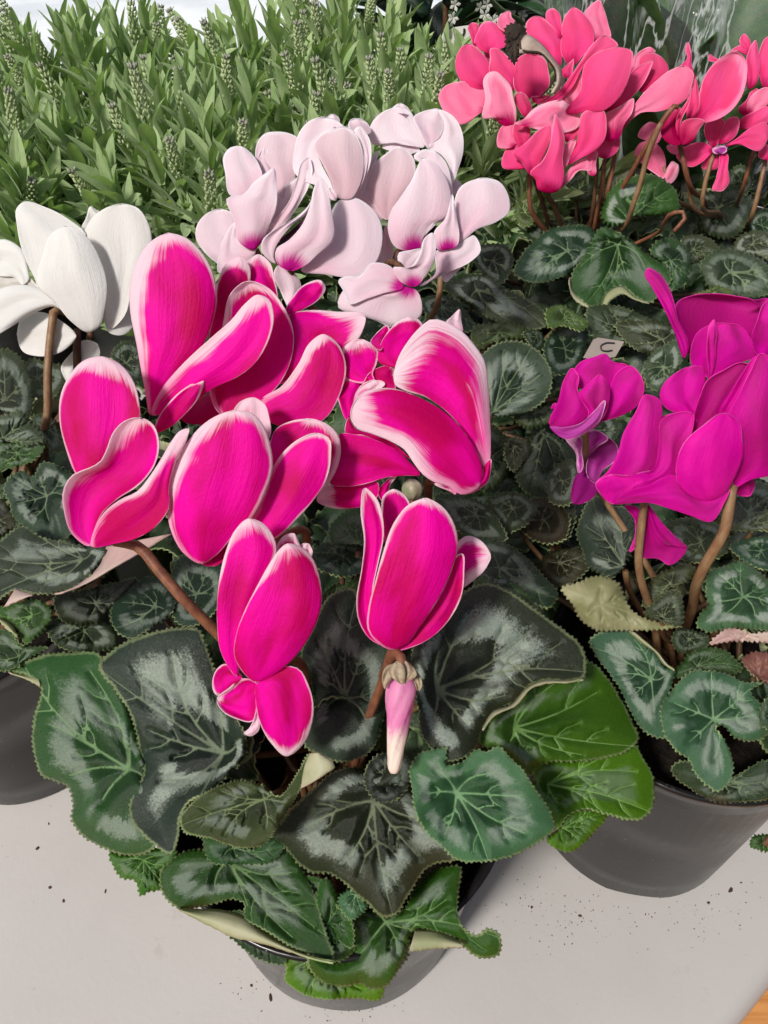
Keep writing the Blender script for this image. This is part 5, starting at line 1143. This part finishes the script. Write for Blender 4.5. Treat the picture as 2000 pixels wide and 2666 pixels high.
def lav_spike(v):
    g = random.Random(40 + v); parts = []; V = []; F = []; fm = []
    H = .022 * g.uniform(.8, 1.2); n = 9
    for i in range(n):
        t = i / (n - 1); r = .0037 * (1 - .5 * t)
        for j in range(6):
            a = j * math.pi / 3 + (i % 2) * .5; c = np.array([math.cos(a) * r, math.sin(a) * r, t * H])
            b0 = len(V); d = np.array([math.cos(a) * .8, math.sin(a) * .8, 1.3]); d /= np.linalg.norm(d); u = np.cross(d, [0, 0, 1]); u /= np.linalg.norm(u); w_ = np.cross(d, u); R_ = .0012
            V += [c - d * .0012, c + u * R_, c + w_ * R_, c - u * R_, c - w_ * R_, c + d * .0024]
            F += [(b0, b0 + 2, b0 + 1), (b0, b0 + 3, b0 + 2), (b0, b0 + 4, b0 + 3), (b0, b0 + 1, b0 + 4), (b0 + 5, b0 + 1, b0 + 2), (b0 + 5, b0 + 2, b0 + 3), (b0 + 5, b0 + 3, b0 + 4), (b0 + 5, b0 + 4, b0 + 1)]
            fm += [1 if t > .9 else 0] * 8
    return mesh_from('flower_spike', V, F, mats=[M['lavbud'], M['lavtip']], fmat=fm)
LAVS = [lav_spike(i) for i in range(3)]
LAVST = []
for hh in (.06, .09, .12):
    V, F = tube([(0, 0, 0), (.002, .001, hh * .5), (0, 0, hh)], [.0013, .0011, .0009], 6, 8)
    LAVST.append((hh, mesh_from('shoot', V, F, mats=[M['lavstem']])))
def lavender(x, y, label, nshoot, hz, seed, rad=.105, spikes=.3):
    g = random.Random(seed); z0 = .075
    t = thing('lavender_plant', label, 'lavender', (x, y, 0), 'lavender plants behind the cyclamens')
    prof = [(.001, .003), (.05, .003), (.053, 0), (.062, .10), (.065, .102), (.065, .108), (.061, .108), (.058, .09), (.001, .088)]
    V, F = lathe(prof, 40); link('pot', mesh_from('pot', V, F, mats=[M['pot']]), t)
    nleaf = 0; XV = []; XF = []; xo = 0
    order = sorted(range(nshoot), key=lambda i: math.sqrt(i + .5) * math.sin(i * 2.39996))
    for i in order:
        d = rad * math.sqrt((i + .5) / nshoot); a = i * 2.39996 + g.uniform(-.3, .3)
        hh, sm = LAVST[g.randrange(3)] if d < rad * .8 else LAVST[g.randrange(2)]
        s = link('shoot', sm, t); tilt = .06 + .62 * (d / rad) ** 1.6 + g.uniform(-.14, .14)
        base = Vector((math.cos(a) * d * .80, math.sin(a) * d * .80, z0 + hz - hh * math.cos(tilt) * .9 - .05 * (d / rad) ** 2 + g.uniform(-.018, .014)))
        ax = Vector((math.cos(a) * math.sin(tilt), math.sin(a) * math.sin(tilt), math.cos(tilt)))
        ms = Matrix.Translation(base) @ ax.to_track_quat('Z', 'Y').to_matrix().to_4x4() @ Matrix.Rotation(g.uniform(0, 6), 4, 'Z')
        s.matrix_local = ms
        sp = g.random() < spikes * .75 and tilt < .6
        np_ = 9 if hh > .07 else 7
        for p in range(np_):
            tt = 1 - p / np_ * .8
            if p == 0 and sp: continue
            for q in range(2):
                az = p * math.pi / 2 + q * math.pi + g.uniform(-.35, .35); el = (.08 + .10 * p + g.uniform(-.1, .2))
                lf = LAVL[g.randrange(6)]; sc = g.uniform(.62, 1.0) * (.8 if p == 0 else 1)
                mm = Matrix.Translation((0, 0, hh * tt - .002)) @ Matrix.Rotation(az, 4, 'Z') @ Matrix.Rotation(math.pi / 2 - el, 4, 'X') @ Matrix.Diagonal((sc * 1.1, sc, sc, 1))
                if nleaf < 290:
                    o = link('leaf', lf, s); o.matrix_local = mm; nleaf += 1
                else:
                    w4 = ms @ mm
                    XV += [tuple(w4 @ v.co) for v in lf.vertices]; XF += [tuple(k_ + xo for k_ in f_.vertices) for f_ in lf.polygons]; xo = len(XV)
        if sp:
            o = link('flower_spike', LAVS[g.randrange(3)], s); o.matrix_local = Matrix.Translation((0, 0, hh - .002)) @ Matrix.Diagonal((1, 1, g.uniform(.8, 1.3), 1))
    # the dense inner foliage nobody could count, on the far side and below
    for i in range(260):
        a = g.uniform(0, 2 * math.pi); d = rad * math.sqrt(g.random()); zz = z0 + .02 + g.random() * (hz - .05) * (1 - .5 * (d / rad) ** 2)
        lf = LAVL[g.randrange(6)]; sc = g.uniform(.7, 1.1)
        w4 = Matrix.Translation((math.cos(a) * d, math.sin(a) * d, zz)) @ Matrix.Rotation(a - math.pi / 2 + g.uniform(-1.3, 1.3), 4, 'Z') @ Matrix.Rotation(g.uniform(-.1, 1.2), 4, 'X') @ Matrix.Diagonal((sc, sc, sc, 1))
        XV += [tuple(w4 @ v.co) for v in lf.vertices]; XF += [tuple(k_ + xo for k_ in f_.vertices) for f_ in lf.polygons]; xo = len(XV)
    V, F = XV, XF
    o = link('inner_foliage', mesh_from('inner_foliage', V, F, mats=[M['lav']]), t); o['kind'] = 'stuff'
lavender(-.300, .560, 'lavender plant behind the white cyclamen at the left edge', 58, .108, 1, .115, 0.32)
lavender(-.130, .540, 'lavender plant with arching shoots between the white and pale pink cyclamens', 58, .108, 2, .115, 0.47)
lavender(.025, .600, 'lavender plant with grey tipped flower spikes beside the coral cyclamen', 56, .115, 3, .115, 0.67)
lavender(-.230, .720, 'lavender plant farther back where the white wall shows through its shoots', 54, .116, 4, .115, 0.32)
lavender(-.060, .740, 'lavender plant farther back below the dark broad leaved plant', 54, .122, 5, .115, 0.62)
lavender(-.420, .700, 'lavender plant farther back at the photo edge, against the bright wall', 50, .108, 6, .115, 0.22)
# ================================================================== the dark broad leaved plants behind
M['glossy'] = simple_mat('glossy_dark_leaf', (.014, .040, .018), (.030, .075, .030), 30, .35, .5, .1, bump=.15)
M['fresh'] = simple_mat('fresh_green_leaf', (.06, .13, .045), (.10, .19, .06), 25, .5, .4, .25, bump=.15, stretch=(4, 4, .6))
M['blossom'] = simple_mat('small_white_blossom', (.75, .76, .70), (.82, .82, .78), 60, .5, .3, .3)
def broad_leaf(v, L, W, mat):
    g = random.Random(v); n, k = 12, 7; V = []; F = []; c = g.uniform(.15, .5)
    for i in range(n):
        t = i / (n - 1); wd = W / 2 * math.sin(math.pi * min(1, t * .93 + .05)) ** .8
        for j in range(k):
            s = j / (k - 1) * 2 - 1; V.append((s * wd, t * L, abs(s) * wd * .35 - c * L * t * t * .6 + .03 * L * math.sin(t * 9 + s)))
    for i in range(n - 1):
        for j in range(k - 1): F.append((i*k + j, i*k + j + 1, (i+1)*k + j + 1, (i+1)*k + j))
    return mesh_from('leaf', V, F, mats=[M[mat]])
def bushy(name, label, cat, loc, n, rad, z0, z1, meshes, seed, up=(.2, 1.0), sc=(.7, 1.2)):
    g = random.Random(seed); t = thing(name, label, cat, loc)
    V, F = tube([(0, 0, 0), (.004, .003, (z0 + z1) / 2), (0, 0, z1)], [.005, .004, .002], 8, 10); link('stem', mesh_from('stem', V, F, mats=[M['petiole']]), t)
    prof = [(.001, .003), (.05, .003), (.053, 0), (.062, .09), (.066, .092), (.066, .1), (.061, .1), (.058, .085), (.001, .083)]
    V, F = lathe(prof, 40); link('pot', mesh_from('pot', V, F, mats=[M['pot']]), t)
    for i in range(n):
        a = i * 2.39996; d = rad * math.sqrt(g.random()); el = g.uniform(*up); s = g.uniform(*sc)
        o = link('leaf', meshes[g.randrange(len(meshes))], t)
        o.matrix_local = Matrix.Translation((math.cos(a) * d * .5, math.sin(a) * d * .5, g.uniform(z0, z1))) @ Matrix.Rotation(a - math.pi / 2 + g.uniform(-.4, .4), 4, 'Z') @ Matrix.Rotation(el, 4, 'X') @ Matrix.Diagonal((s, s, s, 1))
        solid(o, .0004)
    return t
M['midgreen'] = simple_mat('mid_green_leaf', (.13, .18, .11), (.19, .25, .14), 25, .45, .4, .2, bump=.15)
ML = [broad_leaf(20 + i, .085, .040, 'midgreen') for i in range(3)]
BL = [broad_leaf(i, .075, .045, 'glossy') for i in range(3)]
bp = bushy('broad_leaved_plant', 'dark glossy broad leaved plant with tiny white blossoms behind the lavender', 'potted plant', (.06, .90, 0), 60, .11, .06, .20, BL, 5)
SL = [broad_leaf(10 + i, .17, .040, 'fresh') for i in range(3)]
bushy('long_leaved_plant', 'pale green long leaved plant seen through the clear plastic sleeve', 'potted plant', (.250, .680, 0), 54, .13, .05, .17, SL, 8, up=(.6, 1.35))
bushy('broad_leaved_plant', 'mid green leafy plant behind the coral blooms', 'potted plant', (.17, .84, 0), 60, .11, .05, .17, ML, 12)
def blossoms():
    for i, (px, py, d) in enumerate(((1185, 12, .70), (1180, 45, .70), (1250, 20, .70), (1268, 12, .70), (1262, 38, .70), (1285, 52, .68), (1270, 55, .69), (1300, 48, .69), (1325, 30, .72), (1340, 20, .72), (1360, 40, .72))):
        c = at(np.array(px * 1.), np.array(py * 1.), np.array(d)) - np.array(bp.location); g = random.Random(i); V = []; F = []
        for k in range(5):
            a = k * 2 * math.pi / 5 + g.uniform(-.3, .3); u = np.array([math.cos(a), -.3, math.sin(a)]); w_ = np.array([-math.sin(a), -.1, math.cos(a)]); b0 = len(V); L = .0055
            V += [c, c + u * L * .6 + w_ * .0016, c + u * L, c + u * L * .6 - w_ * .0016, c + u * L * .6 + np.array([0, -.0008, 0])]
            F += [(b0, b0 + 1, b0 + 4), (b0 + 1, b0 + 2, b0 + 4), (b0 + 2, b0 + 3, b0 + 4), (b0 + 3, b0, b0 + 4)]
        o = link('blossom', mesh_from('blossom', V, F, mats=[M['blossom']]), bp)
        V, F = tube([c, c * .6 + np.array([0, 0, .06])], [.0006, .0008], 5, 6); link('stalk', mesh_from('stalk', V, F, mats=[M['lavstem']]), o)
blossoms()
# white petal modelled as a card on an added spike, dried bits across it
wc = thing('plant_tag', 'white plant tag standing behind the coral blooms', 'label', tuple(at_z(1170, 180, .12)))
crd2, n3, dep = label_card('N', '200,340 90,350 150,240 230,195 330,180 360,330 240,472', .165, (0, -1, .3), .0008, wc, 'card', 'blossom')
V, F = tube([at_z(1170, 180, .14) - np.array(wc.location), at_z(1170, 180, .12) - np.array(wc.location), (0, 0.0, -.12)], [.0015, .0015, .0015], 6, 6); link('spike', mesh_from('spike', V, F, mats=[M['blossom']]), wc)
q = [at(*p[:2], dep(*p[:2])) - np.array(wc.location) + n3 * .001 for p in parse('N', '300,205 295,245 265,280 255,320 228,360')]
V, F = tube(q, [.0010, .0007, .0012, .0007, .0012], 6, 20, wob=.3); tw = link('dried_twig', mesh_from('dried_twig', V, F, mats=[M['deadleaf']])); tw.location = wc.location; tag(tw, 'dried brown twig lying across the white plant tag', 'twig')
# ================================================================== the clear plastic sleeve
def film_mat():
    m, b = newmat('clear_film')
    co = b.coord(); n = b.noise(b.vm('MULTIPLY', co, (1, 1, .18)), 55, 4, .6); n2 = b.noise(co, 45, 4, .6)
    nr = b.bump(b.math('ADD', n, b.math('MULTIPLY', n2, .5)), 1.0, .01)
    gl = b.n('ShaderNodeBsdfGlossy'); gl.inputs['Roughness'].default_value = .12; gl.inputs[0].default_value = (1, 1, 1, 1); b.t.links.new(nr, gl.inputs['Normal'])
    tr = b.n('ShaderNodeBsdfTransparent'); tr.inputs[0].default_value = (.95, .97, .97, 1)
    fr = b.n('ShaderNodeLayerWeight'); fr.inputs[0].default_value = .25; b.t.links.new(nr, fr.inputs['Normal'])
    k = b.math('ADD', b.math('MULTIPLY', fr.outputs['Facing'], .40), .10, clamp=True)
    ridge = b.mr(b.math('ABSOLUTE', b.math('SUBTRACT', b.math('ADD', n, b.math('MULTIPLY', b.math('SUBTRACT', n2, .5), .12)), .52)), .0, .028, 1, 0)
    crease = b.math('ADD', b.math('MULTIPLY', ridge, .55), b.math('MULTIPLY', b.mr(n, .58, .74), .45), clamp=True)  # white streaks painted on the film in place of reflections
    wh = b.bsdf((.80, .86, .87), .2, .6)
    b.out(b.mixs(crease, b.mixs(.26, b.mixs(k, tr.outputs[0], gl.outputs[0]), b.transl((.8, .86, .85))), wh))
    return m
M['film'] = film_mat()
def sleeve():
    t = thing('plastic_sleeve', 'crinkled clear plastic sleeve standing behind the coral blooms', 'plastic sleeve', (.245, .665, 0))
    g = random.Random(2); n, k = 160, 40; V = []; F = []
    amps = [(g.uniform(3, 14), g.uniform(0, 6), g.uniform(.002, .006)) for _ in range(10)]
    for i in range(n):
        a = 2 * math.pi * i / n
        for j in range(k):
            v = j / (k - 1); z = .03 + v * .33; r = .075 + .075 * v
            dr = sum(am * math.sin(round(fq) * a + ph + v * 1.2) for fq, ph, am in amps) * (.4 + .9 * v)
            dr += .004 * math.sin(a * 37 + v * 5) * v
            V.append(((r + dr) * math.cos(a), (r + dr) * math.sin(a) * .8, z + (.012 * math.sin(a * 7) if j == k - 1 else 0)))
    for i in range(n):
        for j in range(k - 1):
            i2 = (i + 1) % n; F.append((i*k + j, i2*k + j, i2*k + j + 1, i*k + j + 1))
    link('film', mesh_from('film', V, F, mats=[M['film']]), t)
sleeve()
